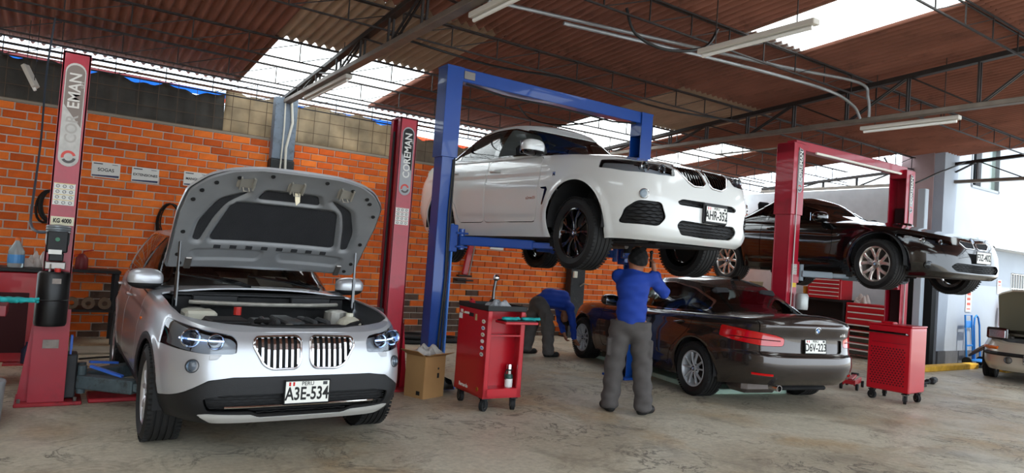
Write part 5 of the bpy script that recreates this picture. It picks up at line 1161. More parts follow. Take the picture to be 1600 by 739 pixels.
# ------------------------------------------------------------------ people
SKIN = M('skin', '8a5a42', .55); SHIRT = M('shirt_blue', '0e348c', .8, var=.08, vscale=12); TROUS = M('trousers_grey', '4b4745', .85, var=.12, vscale=14); SHOE = M('shoe_black', '141312', .6); HAIR = M('hair_black', '070606', .9, bump=.3, bscale=150); BELT = M('belt_black', '0b0b0c', .5)
def person(label, loc, rz, J, turn=(0, 1, 0)):
    r = thing('person', label, 'person', loc, rz); v = lambda k: np.array(J[k], float)
    def U(Q, L, k=.05):
        d = None
        for f in L: x = f(Q); d = x if d is None else sm_min(d, x, k)
        return d
    cap_ = lambda a, b, ra, rb: (lambda Q: capsule(Q, v(a) if isinstance(a, str) else a, v(b) if isinstance(b, str) else b, ra, rb))
    fold = lambda Q, a, f=38: a*(np.sin(Q[:, 2]*f+6*Q[:, 0]+9*Q[:, 1])*np.sin(Q[:, 0]*23+Q[:, 2]*11+1.3)+.6*np.sin(Q[:, 2]*f*1.9-13*Q[:, 0]+5*Q[:, 1]))
    P = [v(k) for k in J if k != 'hem']; lo = np.min(P, 0)-.28; hi = np.max(P, 0)+.28; lo[2] = -.01
    hd = v('head'); nk = v('neck'); up = hd-nk; up = up/np.linalg.norm(up); fw = np.array(J['look'], float)-hd; fw = fw-up*(fw@up); fw = fw/np.linalg.norm(fw); rt = np.cross(fw, up)
    H = lambda a, b, c_: hd+rt*a+fw*b+up*c_
    def head(Q):
        q = np.stack([(Q-hd)@rt/.086, (Q-hd)@fw/.106, (Q-hd)@up/.125], 1); d = (np.linalg.norm(q, axis=1)-1)*.085
        d = sm_min(d, capsule(Q, H(0, .05, -.06), H(0, .045, -.075), .05, .042), .03)                # jaw
        d = sm_min(d, capsule(Q, H(0, .102, .02), H(0, .118, -.025), .010, .016), .012)                # nose
        for s_ in (-1, 1):
            d = sm_min(d, capsule(Q, H(s_*.090, -.004, .025), H(s_*.088, -.002, -.03), .016, .011), .008)   # ears
            d = np.maximum(d, -(np.linalg.norm(Q-H(s_*.035, .108, .022), axis=1)-.013))                  # eye sockets
        d = np.maximum(d, -capsule(Q, H(-.026, .106, -.058), H(.026, .106, -.058), .004, .004))            # mouth
        return d
    def hand(Q, s):
        w, h = v('wrist'+s), v('hand'+s); ax = h-w; L = np.linalg.norm(ax); ax = ax/L; pn = np.array(J['palm'+s], float); pn = pn-ax*(pn@ax); pn = pn/np.linalg.norm(pn); sd = np.cross(ax, pn)
        d = U(Q, [lambda Q: capsule(Q, w+ax*.02+sd*o, w+ax*.085+sd*o*1.5, .017, .016) for o in (-.022, 0, .022)], .02)
        for o, l in ((-.036, .062), (-.012, .076), (.012, .072), (.034, .054)):
            a = w+ax*.09+sd*o; b = a+ax*l*.55+pn*l*.22; c2 = b+ax*l*.12+pn*l*.52; d = sm_min(d, np.minimum(capsule(Q, a, b, .0105, .0095), capsule(Q, b, c2, .0095, .008)), .008)
        tb = w+ax*.035-sd*.03; t2 = tb+ax*.035-sd*.022+pn*.02; t3 = t2+ax*.028+pn*.022+sd*.004
        return sm_min(d, np.minimum(capsule(Q, tb, t2, .014, .011), capsule(Q, t2, t3, .011, .009)), .01)
    def body(Q):
        d = head(Q); d = sm_min(d, capsule(Q, nk-up*.05, hd-up*.03, .055, .05), .03)
        d = sm_min(d, U(Q, [cap_('pelvis', 'waist', .11, .10), cap_('waist', 'chest', .10, .12), cap_('chest', 'neck', .11, .05), cap_('shL', 'shR', .05, .05)], .06), .03)
        for s in 'LR':
            d = sm_min(d, cap_('sh'+s, 'el'+s, .048, .038)(Q), .02); d = sm_min(d, cap_('el'+s, 'wrist'+s, .038, .028)(Q), .015); d = sm_min(d, hand(Q, s), .015)
            d = sm_min(d, cap_('hip'+s, 'knee'+s, .075, .052)(Q), .03); d = sm_min(d, cap_('knee'+s, 'ank'+s, .05, .036)(Q), .02); d = sm_min(d, capsule(Q, v('ank'+s), v('toe'+s), .036, .03), .02)
        return d
    def make(nm, f, mat, res):
        V, F = surface_nets(f, lo, hi, res); o = mesh_obj(nm, V, F, mat, r, True); return o
    make('body', body, SKIN, .0095)
    def shirt(Q):
        d = U(Q, [cap_('waist', 'chest', .135, .15), cap_('chest', 'neck', .145, .065), cap_('shL', 'shR', .066, .066), cap_('pelvis', 'waist', .142, .135)], .07)
        a, b = v('shL'), v('shR')
        for s in 'LR': d = sm_min(d, cap_('sh'+s, 'el'+s, .066, .054)(Q), .035); d = sm_min(d, cap_('el'+s, 'wrist'+s, .055, .040)(Q), .02)
        d += fold(Q, .005)
        ax = v('waist')-v('pelvis'); ax = ax/np.linalg.norm(ax); d = np.maximum(d, -((Q-v('pelvis'))@ax-J.get('hem', .015)))        # hem
        d = np.where(np.linalg.norm(Q-nk, axis=1) < .15, np.maximum(d, ((Q-nk)@up)-.0), d)                                                                       # collar
        for s in 'LR':
            w = v('wrist'+s)-v('el'+s); L = np.linalg.norm(w); w = w/L; near = np.linalg.norm(Q-v('wrist'+s), axis=1) < .12; d = np.where(near, np.maximum(d, ((Q-v('wrist'+s))@w)+.005), d)
        return d
    make('shirt', shirt, SHIRT, .011)
    def trousers(Q):
        d = U(Q, [lambda Q: capsule(Q, v('hipL')*.75+v('hipR')*.25, v('hipR')*.75+v('hipL')*.25, .135, .135), cap_('pelvis', 'waist', .13, .12)], .04)
        for s in 'LR': d = sm_min(d, cap_('hip'+s, 'knee'+s, .112, .098)(Q), .03); d = sm_min(d, cap_('knee'+s, 'ank'+s, .096, .09)(Q), .03)
        d += fold(Q, .007, 26)+.004*np.sin(Q[:, 2]*70)*np.clip((.25-Q[:, 2])/.2, 0, 1)
        for s, o in (('L', -1), ('R', 1)):                                                                     # cargo pockets
            k = v('hip'+s)*.35+v('knee'+s)*.65; q = np.abs(Q-(k+np.array([o*.085, -.01, .03])))-np.array([.022, .07, .085]); d = sm_min(d, np.max(q, 1), .012)
        ax = v('waist')-v('pelvis'); ax = ax/np.linalg.norm(ax); d = np.maximum(d, ((Q-v('pelvis'))@ax)-.035)
        return np.maximum(d, .035-Q[:, 2])
    make('trousers', trousers, TROUS, .012)
    ax = v('waist')-v('pelvis'); ax = ax/np.linalg.norm(ax)
    if 'hem' not in J: make('belt', lambda Q: np.maximum(capsule(Q, v('pelvis'), v('waist'), .141, .137), np.abs((Q-v('pelvis'))@ax-.03)-.022), BELT, .011)
    for s in 'LR':
        a, t = v('ank'+s), v('toe'+s); d_ = t-a; d_[2] = 0; d_ = d_/np.linalg.norm(d_)
        def shoe(Q):
            d = sm_min(capsule(Q, a*np.array([1, 1, 0])-d_*.035+[0, 0, .045], a*np.array([1, 1, 0])+d_*.15+[0, 0, .04], .047, .044), capsule(Q, a*np.array([1, 1, 0])+[0, 0, .05], a*np.array([1, 1, 0])+[0, 0, .11], .048, .05), .03)
            return np.maximum(d, .004-Q[:, 2])
        c_ = a*np.array([1, 1, 0])+d_*.06; V, F = surface_nets(shoe, c_-np.array([.2, .2, .02]), c_+np.array([.2, .2, .2]), .009); mesh_obj('shoe', V, F, SHOE, r, True)
    def hair(Q):
        q = np.stack([(Q-hd)@rt/.100, (Q-hd-fw*(-.012))@fw/.118, (Q-hd-up*.008)@up/.136], 1); d = (np.linalg.norm(q, axis=1)-1)*.09+.004*np.sin(90*((Q-hd)@rt))*np.sin(80*((Q-hd)@up))
        return np.maximum(d, np.maximum(((Q-hd)@fw)*.75-((Q-hd)@up)-.012, -((Q-hd)@up)-.075+np.clip(((Q-hd)@fw)*.9, -.06, 1)))
    V, F = surface_nets(hair, hd-.2, hd+.2, .009); mesh_obj('hair', V, F, HAIR, r, True)
    return r
J1 = dict(hem=-.055, pelvis=(0, 0, .885), waist=(0, .0, 1.05), chest=(0, -.01, 1.27), neck=(.01, .0, 1.42), head=(.03, .035, 1.527), look=(.10, .5, 1.95), shL=(-.145, .05, 1.355), shR=(.18, .0, 1.365),
    elL=(-.04, .28, 1.30), wristL=(.0, .26, 1.555), handL=(.03, .26, 1.645), palmL=(.5, .6, .2), elR=(.33, .16, 1.22), wristR=(.235, .28, 1.42), handR=(.22, .29, 1.53), palmR=(-.8, .3, .1),
    hipL=(-.095, 0, .88), hipR=(.095, 0, .88), kneeL=(-.13, .03, .48), kneeR=(.14, .02, .48), ankL=(-.16, .0, .09), ankR=(.17, -.03, .09), toeL=(-.22, .16, .035), toeR=(.28, .12, .035))
person('mechanic in blue sweatshirt and grey cargo trousers standing under the white crossover, arms raised', (4.90, 5.06, 0), math.radians(-40), J1)
J2 = dict(pelvis=(0, -.02, .80), waist=(0, .13, .90), chest=(0, .33, .87), neck=(0, .44, .75), head=(-.02, .475, .61), look=(0, .40, .1), shL=(-.17, .40, .77), shR=(.17, .41, .77),
    elL=(-.20, .47, .52), wristL=(-.10, .49, .34), handL=(-.08, .52, .25), palmL=(.3, .9, 0), elR=(.21, .46, .51), wristR=(.17, .525, .28), handR=(.16, .58, .20), palmR=(-.2, .9, 0),
    hipL=(-.095, -.04, .79), hipR=(.095, -.02, .79), kneeL=(-.16, -.06, .44), kneeR=(.14, .06, .44), ankL=(-.20, -.12, .09), ankR=(.16, .08, .09), toeL=(-.20, .06, .035), toeR=(.16, .26, .035))
person('mechanic in blue sweatshirt bent double reaching down to the sedan front wheel', (6.39, 8.58, 0), math.radians(-98), J2)
# what the standing man holds
tw = MB().tube([(0, 0, -.05), (0, 0, .03), (.01, .01, .09)], .014, 8).ball((.01, .01, .11), .022, 10).build('hand_torch', BLKPL); tw.location = (5.238, 5.168, 1.52); tag(tw, 'small black tool in the raised hand of the standing mechanic', 'hand tool')
# ------------------------------------------------------------------ workshop props
cabr = M('cabinet_red', 'ad0a1c', .35, coat=.3, var=.05, vscale=3); cabd = M('cabinet_dark_red', '7a1420', .4, coat=.3, var=.1); trayk = M('tray_black', '151515', .6); teal = M('glove_teal', '169a9a', .6); ragm = M('rag_grey', '8b8d90', .9, var=.4, vscale=20)
def caster(parent, x, y, r=.05, yaw=0.0, h=.12):
    def f(b):
        R = rotm(0, 0, yaw); b.box(Vector((x, y, h-.01)), (.07, .07, .012)); b.box(Vector((x, y, 0))+R @ Vector((0, .024, h*.62)), (.05, .006, h*.7), 0, R); b.box(Vector((x, y, 0))+R @ Vector((0, -.024, h*.62)), (.05, .006, h*.7), 0, R)
    k = part('caster', BLKPL, parent, f); R = rotm(0, 0, yaw); a = R @ Vector((0, .018, 0)); part('caster_wheel', RUB, k, lambda b: b.cyl(Vector((x, y, r))-a, Vector((x, y, r))+a, r, 20)); part('wheel_hub', DISC, k, lambda b: b.cyl(Vector((x, y, r))-a*1.15, Vector((x, y, r))+a*1.15, r*.5, 12))
def cloth_blob(name, lab, cat, loc, size, mat, seed, amp=.02):
    r = np.random.default_rng(seed); n = 26; V = []; F = []; ph = r.uniform(0, 6, 6)
    for i in range(n):
        for j in range(n):
            u, w = i/(n-1)*2-1, j/(n-1)*2-1; k = 1-.25*abs(math.sin(3*math.atan2(w, u)+ph[0]))
            z = amp*(1.1+math.sin(5*u+ph[1])*math.cos(4*w+ph[2])+.6*math.sin(9*u+7*w+ph[3]))*max(0, 1-max(abs(u), abs(w))**6); V.append((u*size[0]/2*k, w*size[1]/2*k, .004+max(0, z)))
    for i in range(n-1):
        for j in range(n-1): a = i*n+j; F.append((a, a+1, a+n+1, a+n))
    o = mesh_obj(name, V, F, mat, None, True, None, loc); o.modifiers.new('s', 'SOLIDIFY').thickness = .004; return tag(o, lab, cat)
def glove(name, lab, loc, rz, mat=teal, s=1.0):
    def f(Q):
        d = capsule(Q, (-.05, 0, .02), (.03, 0, .02), .045, .042); d = np.maximum(d, np.abs(Q[:, 2]-.02)-.016)
        for k, (y, l) in enumerate(((-.035, .075), (-.012, .09), (.012, .085), (.034, .065))): d = sm_min(d, capsule(Q, (.05, y, .018), (.05+l, y*1.5, .02+.012*math.sin(k*2)), .013, .011), .012)
        d = sm_min(d, capsule(Q, (-.01, -.04, .02), (.04, -.09, .018), .014, .012), .015); return d+.002*np.sin(Q[:, 0]*120+Q[:, 1]*60)
    V, F = surface_nets(f, (-.12, -.13, -.02), (.18, .09, .07), .007); o = mesh_obj(name, V*s, F, mat, None, True, None, loc); o.rotation_euler = (0, 0, rz); return tag(o, lab, 'glove')
# --- red trolley by the cardboard box
t = thing('tool_trolley', 'red tool trolley with car stickers and black top tray', 'tool trolley', (3.67, 5.74, 0), math.radians(-3)); TX, TY, Z0, Z1 = .42, .60, .13, .95
def cab(b):
    b.box((-TX/2+.006, 0, (Z0+Z1)/2), (.012, TY, Z1-Z0), .004); b.box((TX/2-.006, 0, (Z0+Z1)/2), (.012, TY, Z1-Z0), .004); b.box((0, TY/2-.006, (Z0+Z1)/2), (TX, .012, Z1-Z0)); b.box((0, 0, Z0+.01), (TX, TY, .02)); b.box((0, -TY/2+.16, (Z0+Z1)/2), (TX-.02, .012, Z1-Z0-.02))
    b.box((0, -TY/2+.08, Z0+.045), (TX-.004, .16, .09), .004); b.box((-TX/2+.025, -TY/2+.012, (Z0+Z1)/2), (.05, .024, Z1-Z0), .004); b.box((TX/2-.025, -TY/2+.012, (Z0+Z1)/2), (.05, .024, Z1-Z0), .004); b.box((0, -TY/2+.05, .72), (TX-.06, .10, .014))
part('cabinet', cabr, t, cab); part('top_tray', trayk, t, lambda b: b.box((0, 0, Z1+.01), (TX+.01, TY+.01, .02), .004).box((-TX/2, 0, Z1+.03), (.014, TY+.02, .04)).box((TX/2, 0, Z1+.03), (.014, TY+.02, .04)).box((0, TY/2, Z1+.03), (TX, .014, .04)).box((0, -TY/2, Z1+.03), (TX, .014, .04)))
part('side_shelf', cabr, t, lambda b: b.box((.05, -TY/2-.10, .86), (TX-.06, .20, .025), .005)); part('shelf_liner', trayk, t, lambda b: b.box((.05, -TY/2-.10, .876), (TX-.09, .17, .008)))
for (x, y, a) in ((-.16, -.24, .5), (.16, -.24, 1.2), (-.16, .24, 1.5), (.16, .24, .2)): caster(t, x, y, .055, a, .13)
SM = [M('sticker_%d' % i, c_, .5) for i, c_ in enumerate(('b8a678', '4f7fc0', 'b0a066', 'd8dcd8', '5a88cc', '7d8f86'))]
for i in range(6):
    z = .845-i*.062; e = MB().prism([(.034*math.cos(2*PI*k/16), .019*math.sin(2*PI*k/16)) for k in range(16)], (-TX/2-.001, -TY/2+.075, z), (0, -1, 0), (0, 0, 1), .002).build('car_sticker', whitel, t); MB().prism([(-.024, -.008), (.024, -.008), (.022, .0), (.010, .003), (.004, .010), (-.010, .010), (-.016, .002), (-.024, .0)], (-TX/2-.003, -TY/2+.075, z), (0, -1, 0), (0, 0, 1), .001).build('sticker_print', SM[i], e)
NEGX = Matrix(((0, -1, 0), (0, 0, 1), (-1, 0, 0))).transposed()
text('trolley_script', 'Bernardo', whitel, t, (-TX/2-.002, .10, .19), NEGX, .05, .0008, .001); None 
for (y, z, w, h, m) in ((.24, .905, .05, .03, whitel), (.255, .855, .07, .055, SM[3]), (.13, .895, .10, .02, whitel), (.03, .885, .09, .035, INK), (-.07, .87, .035, .06, SM[0]), (.20, .89, .03, .012, SM[2])): part('decal', m, t, lambda b: b.box((-TX/2-.002, y, z), (.002, w, h)))
part('badge', M('brass', 'a57a2a', .3, .8), t, lambda b: b.cyl((-TX/2, -TY/2+.11, .20), (-TX/2-.006, -TY/2+.11, .20), .02, 14))
tl = (3.67, 5.74)
th_ = thing('thermos_flask', 'steel and white thermos with green band standing in the red trolley', 'thermos', (3.775, 5.52, .220))
part('body', M('thermos_white', 'd8dad6', .35), th_, lambda b: b.lathe([(0, 0), (.037, 0), (.039, .01), (.039, .075), (.037, .08)], (0, 0, 0), 22), 40); part('band', M('thermos_green', '1f4a41', .4), th_, lambda b: b.lathe([(.039, .078), (.040, .082), (.038, .112), (.030, .122)], (0, 0, 0), 22), 40); part('neck', CHROME, th_, lambda b: b.lathe([(.029, .12), (.029, .20), (.026, .215), (0, .215)], (0, 0, 0), 22), 40); part('strap', RUB, th_, lambda b: b.lathe([(.0295, .155), (.031, .157), (.031, .167), (.0295, .169)], (0, 0, 0), 22, 'z', False).tube([(-.03, 0, .16), (-.06, -.01, .12), (-.05, -.01, .08), (-.038, 0, .07)], .005, 6))
glove('work_glove', 'teal rubber glove on the shelf of the red trolley', (3.62, 5.36, .878), .15, s=.8); glove('work_glove', 'second teal glove crumpled beside its pair on the trolley shelf', (3.835, 5.345, .878), -.1, s=.8)
cloth_blob('rag', 'crumpled grey rag on top of the red trolley', 'rag', (3.62, 5.56, .985), (.22, .16), ragm, 4, .03)
s_ = thing('ball_lever', 'black lever with chrome ball standing on the red trolley', 'tool', (3.66, 5.72, .972)); part('base', BLKPL, s_, lambda b: b.lathe([(0, 0), (.06, 0), (.055, .03), (.035, .06), (.02, .075), (0, .08)], (0, 0, 0), 20), 40); part('shaft', GLOSSK, s_, lambda b: b.tube([(0, 0, .07), (.0, .0, .16), (.015, .0, .26)], [.018, .014, .016], 10), 40); part('ball', CHROME, s_, lambda b: b.ball((.018, 0, .285), .034, 20), 60)
o = MB().box((3.56, 5.95, .99), (.05, .05, .04), .006).cyl((3.56, 5.95, 1.01), (3.56, 5.95, 1.03), .018, 12).build('small_box', cabr); tag(o, 'small red cap box at the back of the red trolley', 'box')
# --- cardboard box with plastic wrap
b_ = thing('cardboard_box', 'tall open cardboard box beside the red trolley', 'box', (3.27, 6.30, 0), math.radians(20)); kr_ = M('cardboard', 'a07a4d', .85, var=.06, vscale=5)
part('carton', kr_, b_, lambda b: b.box((-.15, 0, .21), (.006, .26, .42)).box((.15, 0, .21), (.006, .26, .42)).box((0, -.13, .21), (.30, .006, .42)).box((0, .13, .21), (.30, .006, .42)).box((0, 0, .004), (.30, .26, .006)))
part('flap', kr_, b_, lambda b: b.box((0, -.19, .44), (.29, .13, .005), 0, rotm(-.35, 0, 0))); part('flap', kr_, b_, lambda b: b.box((-.20, 0, .45), (.12, .25, .005), 0, rotm(0, .5, 0))); [part('carton_print', INK, b_, lambda b: b.box(c_, d_)) for c_, d_ in (((.05, -.134, .22), (.03, .001, .05)), ((.05, -.134, .29), (.02, .001, .02)), ((-.153, -.06, .05), (.001, .05, .04)))]
o = cloth_blob('plastic_wrap', 'crumpled clear plastic wrap in the cardboard box', 'plastic wrap', (3.27, 6.30, .42), (.30, .26), M('clear_plastic', 'cfcbc4', .25, trans=.35), 9, .04)
# --- right red trolley with perforated door and push bar
t = thing('tool_trolley', 'red tool trolley with perforated side and black push bar', 'tool trolley', (9.14, 4.56, 0), math.radians(4))
part('cabinet', cabr, t, lambda b: b.box((0, 0, .545), (.46, .52, .82), .012)); part('top_lid', cabr, t, lambda b: b.box((0, 0, .965), (.47, .53, .02), .006).box((-.02, .10, .985), (.12, .16, .03), .01))
def holes(b):
    for i in range(11):
        for j in range(16): b.cyl((-.2305, -.19+i*.038+(.019 if j % 2 else 0), .22+j*.030), (-.2325, -.19+i*.038+(.019 if j % 2 else 0), .22+j*.030), .0105, 6)
o = part('perforation', M('hole_dark', '3c040b', .7), t, holes); o['kind'] = 'stuff'
part('push_bar', GLOSSK, t, lambda b: b.tube([(-.23, .22, .86), (-.29, .22, .87), (-.29, 0, .87), (-.29, -.22, .87), (-.23, -.22, .86)], .014, 10)); part('panel_groove', cabd, t, lambda b: b.box((-.232, 0, .74), (.004, .42, .006)))
for (x, y, a) in ((-.18, -.20, .4), (.18, -.20, 1.0), (-.18, .20, 1.4), (.18, .20, .3)): caster(t, x, y, .052, a, .13)
# --- trolley jack behind the sedan
t = thing('trolley_jack', 'low red trolley jack behind the dark sedan', 'jack', (9.45, 5.30, 0), math.radians(200)); part('frame', cabr, t, lambda b: b.box((0, .07, .10), (.5, .02, .08), .006).box((0, -.07, .10), (.5, .02, .08), .006).box((.2, 0, .10), (.08, .14, .05), .006)); part('lift_arm', cabr, t, lambda b: b.bar((.15, 0, .12), (-.2, 0, .16), .06, .04, .006)); part('saddle', RUB, t, lambda b: b.cyl((-.2, 0, .16), (-.2, 0, .19), .05, 14))
for x, y in ((.22, .1), (.22, -.1), (-.22, .1), (-.22, -.1)): part('wheel', RUB, t, lambda b: b.cyl((x, y-.015, .045), (x, y+.015, .045), .045, 14))
# --- left: red work cabinet and drawer chest, bench, bits
t = thing('tool_cabinet', 'tall red tool cabinet with black top behind the left lift post', 'tool cabinet', (-.33, 7.95, 0)); part('body', cabr, t, lambda b: b.box((0, 0, .60), (.74, .46, .82), .008)); part('end_panel', cabr, t, lambda b: b.box((.30, -.235, .60), (.10, .014, .82), .003)); part('worktop', trayk, t, lambda b: b.box((0, 0, 1.03), (.80, .50, .035), .008)); part('lock', DISC, t, lambda b: b.cyl((.30, -.24, .92), (.30, -.25, .92), .018, 14)); part('ledge', cabr, t, lambda b: b.box((.2, -.30, .185), (.3, .14, .012))); part('recess', M('recess_shade', '3a060c', .7), t, lambda b: b.box((-.05, -.232, .55), (.5, .004, .55)))  # recess is a flat panel; its shade is in the dark colour
for (x, y) in ((-.3, -.18), (.3, -.18), (-.3, .18), (.3, .18)): caster(t, x, y, .075, .3, .19)
t = thing('drawer_chest', 'dark red drawer chest with an open drawer', 'tool chest', (-.62, 6.45, 0)); part('body', cabd, t, lambda b: b.box((0, .06, .49), (.62, .42, .72), .006)); part('lid', trayk, t, lambda b: b.box((0, .06, .98), (.62, .44, .02), .004)); part('upper_case', cabd, t, lambda b: b.box((0, .06, .91), (.62, .42, .12), .005))
d_ = part('drawer', cabd, t, lambda b: b.box((.10, -.15, .815), (.58, .36, .075), .004)); part('drawer_rail', CHROME, d_, lambda b: b.box((.10, -.335, .83), (.5, .012, .022), .003)); part('label', whitel, t, lambda b: b.box((.2, -.152, .90), (.04, .003, .05)))
for k in range(4): dd = part('drawer', cabd, t, lambda b: b.box((0, -.155, .24+k*.14), (.58, .014, .125), .003)); part('drawer_rail', CHROME, dd, lambda b: b.box((0, -.166, .29+k*.14), (.54, .01, .014)))
for (x, y) in ((-.25, -.1), (.25, -.1), (-.25, .2), (.25, .2)): caster(t, x, y, .05, .2, .13)
glove('work_glove', 'teal rubber glove draped over the open drawer', (-.47, 6.215, .849), .1, s=1.1); glove('work_glove', 'teal glove with fingers hanging past the open drawer', (-.20, 6.20, .872), -.15, s=1.1)
o = MB().lathe([(0, 0), (.13, 0), (.14, .02), (.15, .30), (.155, .33), (.15, .34), (0, .34)], (0, 0, 0), 24).build('plastic_bucket', M('bucket_white', '8f9092', .5), None, 40); o.location = (-.34, 6.02, 0); tag(o, 'pale plastic bucket on the floor by the drawer chest', 'bucket')
o = surface_nets(lambda Q: sm_min(capsule(Q, (-.08, 0, .08), (.08, 0, .10), .09, .10), np.linalg.norm(Q-[.0, 0, .22], axis=1)-.05, .08)+.012*np.sin(Q[:, 0]*50)*np.sin(Q[:, 2]*45+1), (-.25, -.2, -.03), (.25, .2, .35), .016); o = mesh_obj('plastic_bag', o[0], o[1], M('bag_yellow', 'd79a1a', .4), None, True, None, (-.58, 7.95, 1.06)); tag(o, 'crumpled yellow plastic bag on the tall red cabinet', 'bag')
t = thing('water_bottle', 'clear bottle with blue label on the tall red cabinet', 'bottle', (-.26, 7.86, 1.048)); part('bottle', M('bottle_clear', 'b8c4c6', .15, trans=.5), t, lambda b: b.lathe([(0, 0), (.06, 0), (.065, .02), (.065, .15), (.03, .22), (.018, .25), (0, .25)], (0, 0, 0), 18), 40); part('label', M('label_blue', '4f8fc8', .4), t, lambda b: b.lathe([(.066, .04), (.067, .045), (.067, .115), (.066, .12)], (0, 0, 0), 18, 'z', False)); part('cap', M('cap_orange', 'd06a2a', .5), t, lambda b: b.cyl((0, 0, .25), (0, 0, .28), .02, 12))
cloth_blob('clear_bag', 'rumpled clear plastic bag behind the bottle', 'bag', (-.09, 8.06, 1.045), (.25, .24), M('bag_clear', 'b8aca4', .3), 12, .06)
o = MB().lathe([(0, 0), (.05, 0), (.05, .12), (.02, .16), (.02, .19), (0, .19)], (0, 0, 0), 16).build('oil_bottle', M('bottle_navy', '1b2440', .4), None, 40); o.location = (-.13, 7.63, .24); tag(o, 'dark blue oil bottle in the recess of the tall red cabinet', 'bottle')
o.location = (-.10, 7.64, .195)
t = thing('steel_bench', 'black steel bench with lower shelf against the brick wall', 'bench', (.28, 10.45, 0)); bk = M('bench_black', '17171a', .6, var=.3)
part('top', bk, t, lambda b: b.box((0, 0, .92), (1.0, .6, .04), .005)); part('shelf', bk, t, lambda b: b.box((0, 0, .42), (.96, .56, .03)))
for x in (-.46, .46):
    for y in (-.26, .26): part('leg', bk, t, lambda b: b.box((x, y, .45), (.05, .05, .90)))
brg = M('bearing_brown', '6d5a48', .5, .5)
for k, x in enumerate((.04, .22, .40)): o = MB().lathe([(.03, -.04), (.075, -.04), (.075, .04), (.03, .04), (.03, -.04)], (0, 0, .075), 18, 'y', False).build('bearing_ring', brg); o.location = (.28+x-.05, 10.28, .436); tag(o, 'brown bearing ring standing on the shelf of the steel bench', 'machine part', 'bearing rings on the bench shelf')
t = thing('oil_can', 'red pump oil can on the black steel bench', 'oil can', (.34, 10.3, .94)); part('can', M('can_maroon', '6b1a1e', .45), t, lambda b: b.lathe([(0, 0), (.07, 0), (.075, .02), (.07, .14), (.03, .19), (0, .20)], (0, 0, 0), 18), 40); part('spout', cabr, t, lambda b: b.tube([(0, 0, .19), (.02, 0, .23), (.12, 0, .25)], .008, 6)); part('pump_handle', cabr, t, lambda b: b.tube([(-.02, 0, .19), (-.09, 0, .17), (-.10, 0, .06)], .008, 6))
t = thing('jerry_can', 'yellow plastic jerry can on the floor by the bench', 'jerry can', (.84, 10.1, 0)); part('can', M('jug_yellow', 'd9b414', .45), t, lambda b: b.box((0, 0, .17), (.16, .14, .34), .025).box((0, 0, .37), (.07, .06, .08), .02)); part('cap', INK, t, lambda b: b.cyl((0, 0, .41), (0, 0, .44), .03, 12))
o = MB().box((.2, 9.6, .01), (1.3, .55, .02)).build('floor_board', M('board_grey', '8a8274', .8, var=.2)); tag(o, 'flat grey board lying on the floor before the bench', 'board')
# --- signs on the brick wall
def wall_sign(txt, X, Z, w=.34, h=.21, tilt=0):
    s = thing('wall_sign', 'white wall sign reading %s' % txt, 'sign', (X, 10.885, Z)); s.rotation_euler = (0, tilt, 0); part('board', whitel, s, lambda b: b.box((0, 0, 0), (w, .006, h), .002)); part('foot_stripe', M('sign_navy', '28284f', .5), s, lambda b: b.prism([(-w*.47, -h*.44), (w*.47, -h*.44), (w*.47, -h*.30), (-w*.47, -h*.36)], (0, -.004, 0), (1, 0, 0), (0, 0, 1), .001)); part('head_line', GREYPL, s, lambda b: b.box((-w*.28, -.004, h*.38), (w*.32, .001, .014)).box((w*.30, -.004, h*.38), (w*.2, .001, .007)))
    text('sign_text', txt, INK, s, (0, -.0045, .0), NEGY, .062 if len(txt) < 7 else .048, .0006, .0012)
wall_sign('SOGAS', .54, 2.275); wall_sign('EXTENSIONES', 1.02, 2.265); wall_sign('MANGUERAS', 1.68, 2.29)
t = thing('wall_sign', 'small white sign with a green tree mark under the crossover', 'sign', (6.96, 10.885, 1.72)); part('board', whitel, t, lambda b: b.box((0, 0, 0), (.30, .006, .20), .002)); part('tree_mark', M('mark_green', '6f9a6a', .6), t, lambda b: b.prism([(-.05, -.06), (.05, -.06), (.02, .0), (.04, .02), (0, .08), (-.04, .02), (-.02, .0)], (-.02, -.004, 0), (1, 0, 0), (0, 0, 1), .001))
def coil(name, lab, loc, r, n, mat, seed, rr=.010):
    rg = np.random.default_rng(seed); pts = []
    for k in range(n*20+1):
        a = 2*PI*k/20; q = r*(1+.10*math.sin(a*.37+seed)+.05*math.sin(a*1.7)); pts.append((q*.55*math.sin(a)+.02*math.sin(a*.2), -.03-.02*math.sin(k*.13), -q+q*math.cos(a)*1.0))
    o = MB().tube(pts, rr, 6).build(name, mat, None, 60); o.location = loc; return tag(o, lab, 'hose')
coil('hose_coil', 'looped black hoses hung on the brick wall beside the raised bonnet', (1.37, 10.86, 1.90), .26, 5, cable_k, 3); coil('hose_coil', 'thick black hose coil hung behind the left lift post', (-.06, 10.85, 1.92), .20, 6, M('hose_dark', '1c1a1a', .6), 5, .016)
t = thing('engine_prop', 'red hydraulic strut hung on the brick wall behind the blue post', 'jack', (6.25, 10.80, 1.0)); part('strut', cabr, t, lambda b: b.bar((0, 0, .12), (.16, 0, 1.05), .10, .06, .01)); part('foot', BLKPL, t, lambda b: b.box((0, 0, .02), (.34, .12, .03), .005).box((0, 0, .10), (.28, .10, .03), .005)); part('rod', DISC, t, lambda b: b.cyl((.08, -.02, .1), (.22, -.02, 1.0), .014, 8)); part('lever', BLKPL, t, lambda b: b.bar((.16, -.03, .72), (.5, -.03, .66), .02))
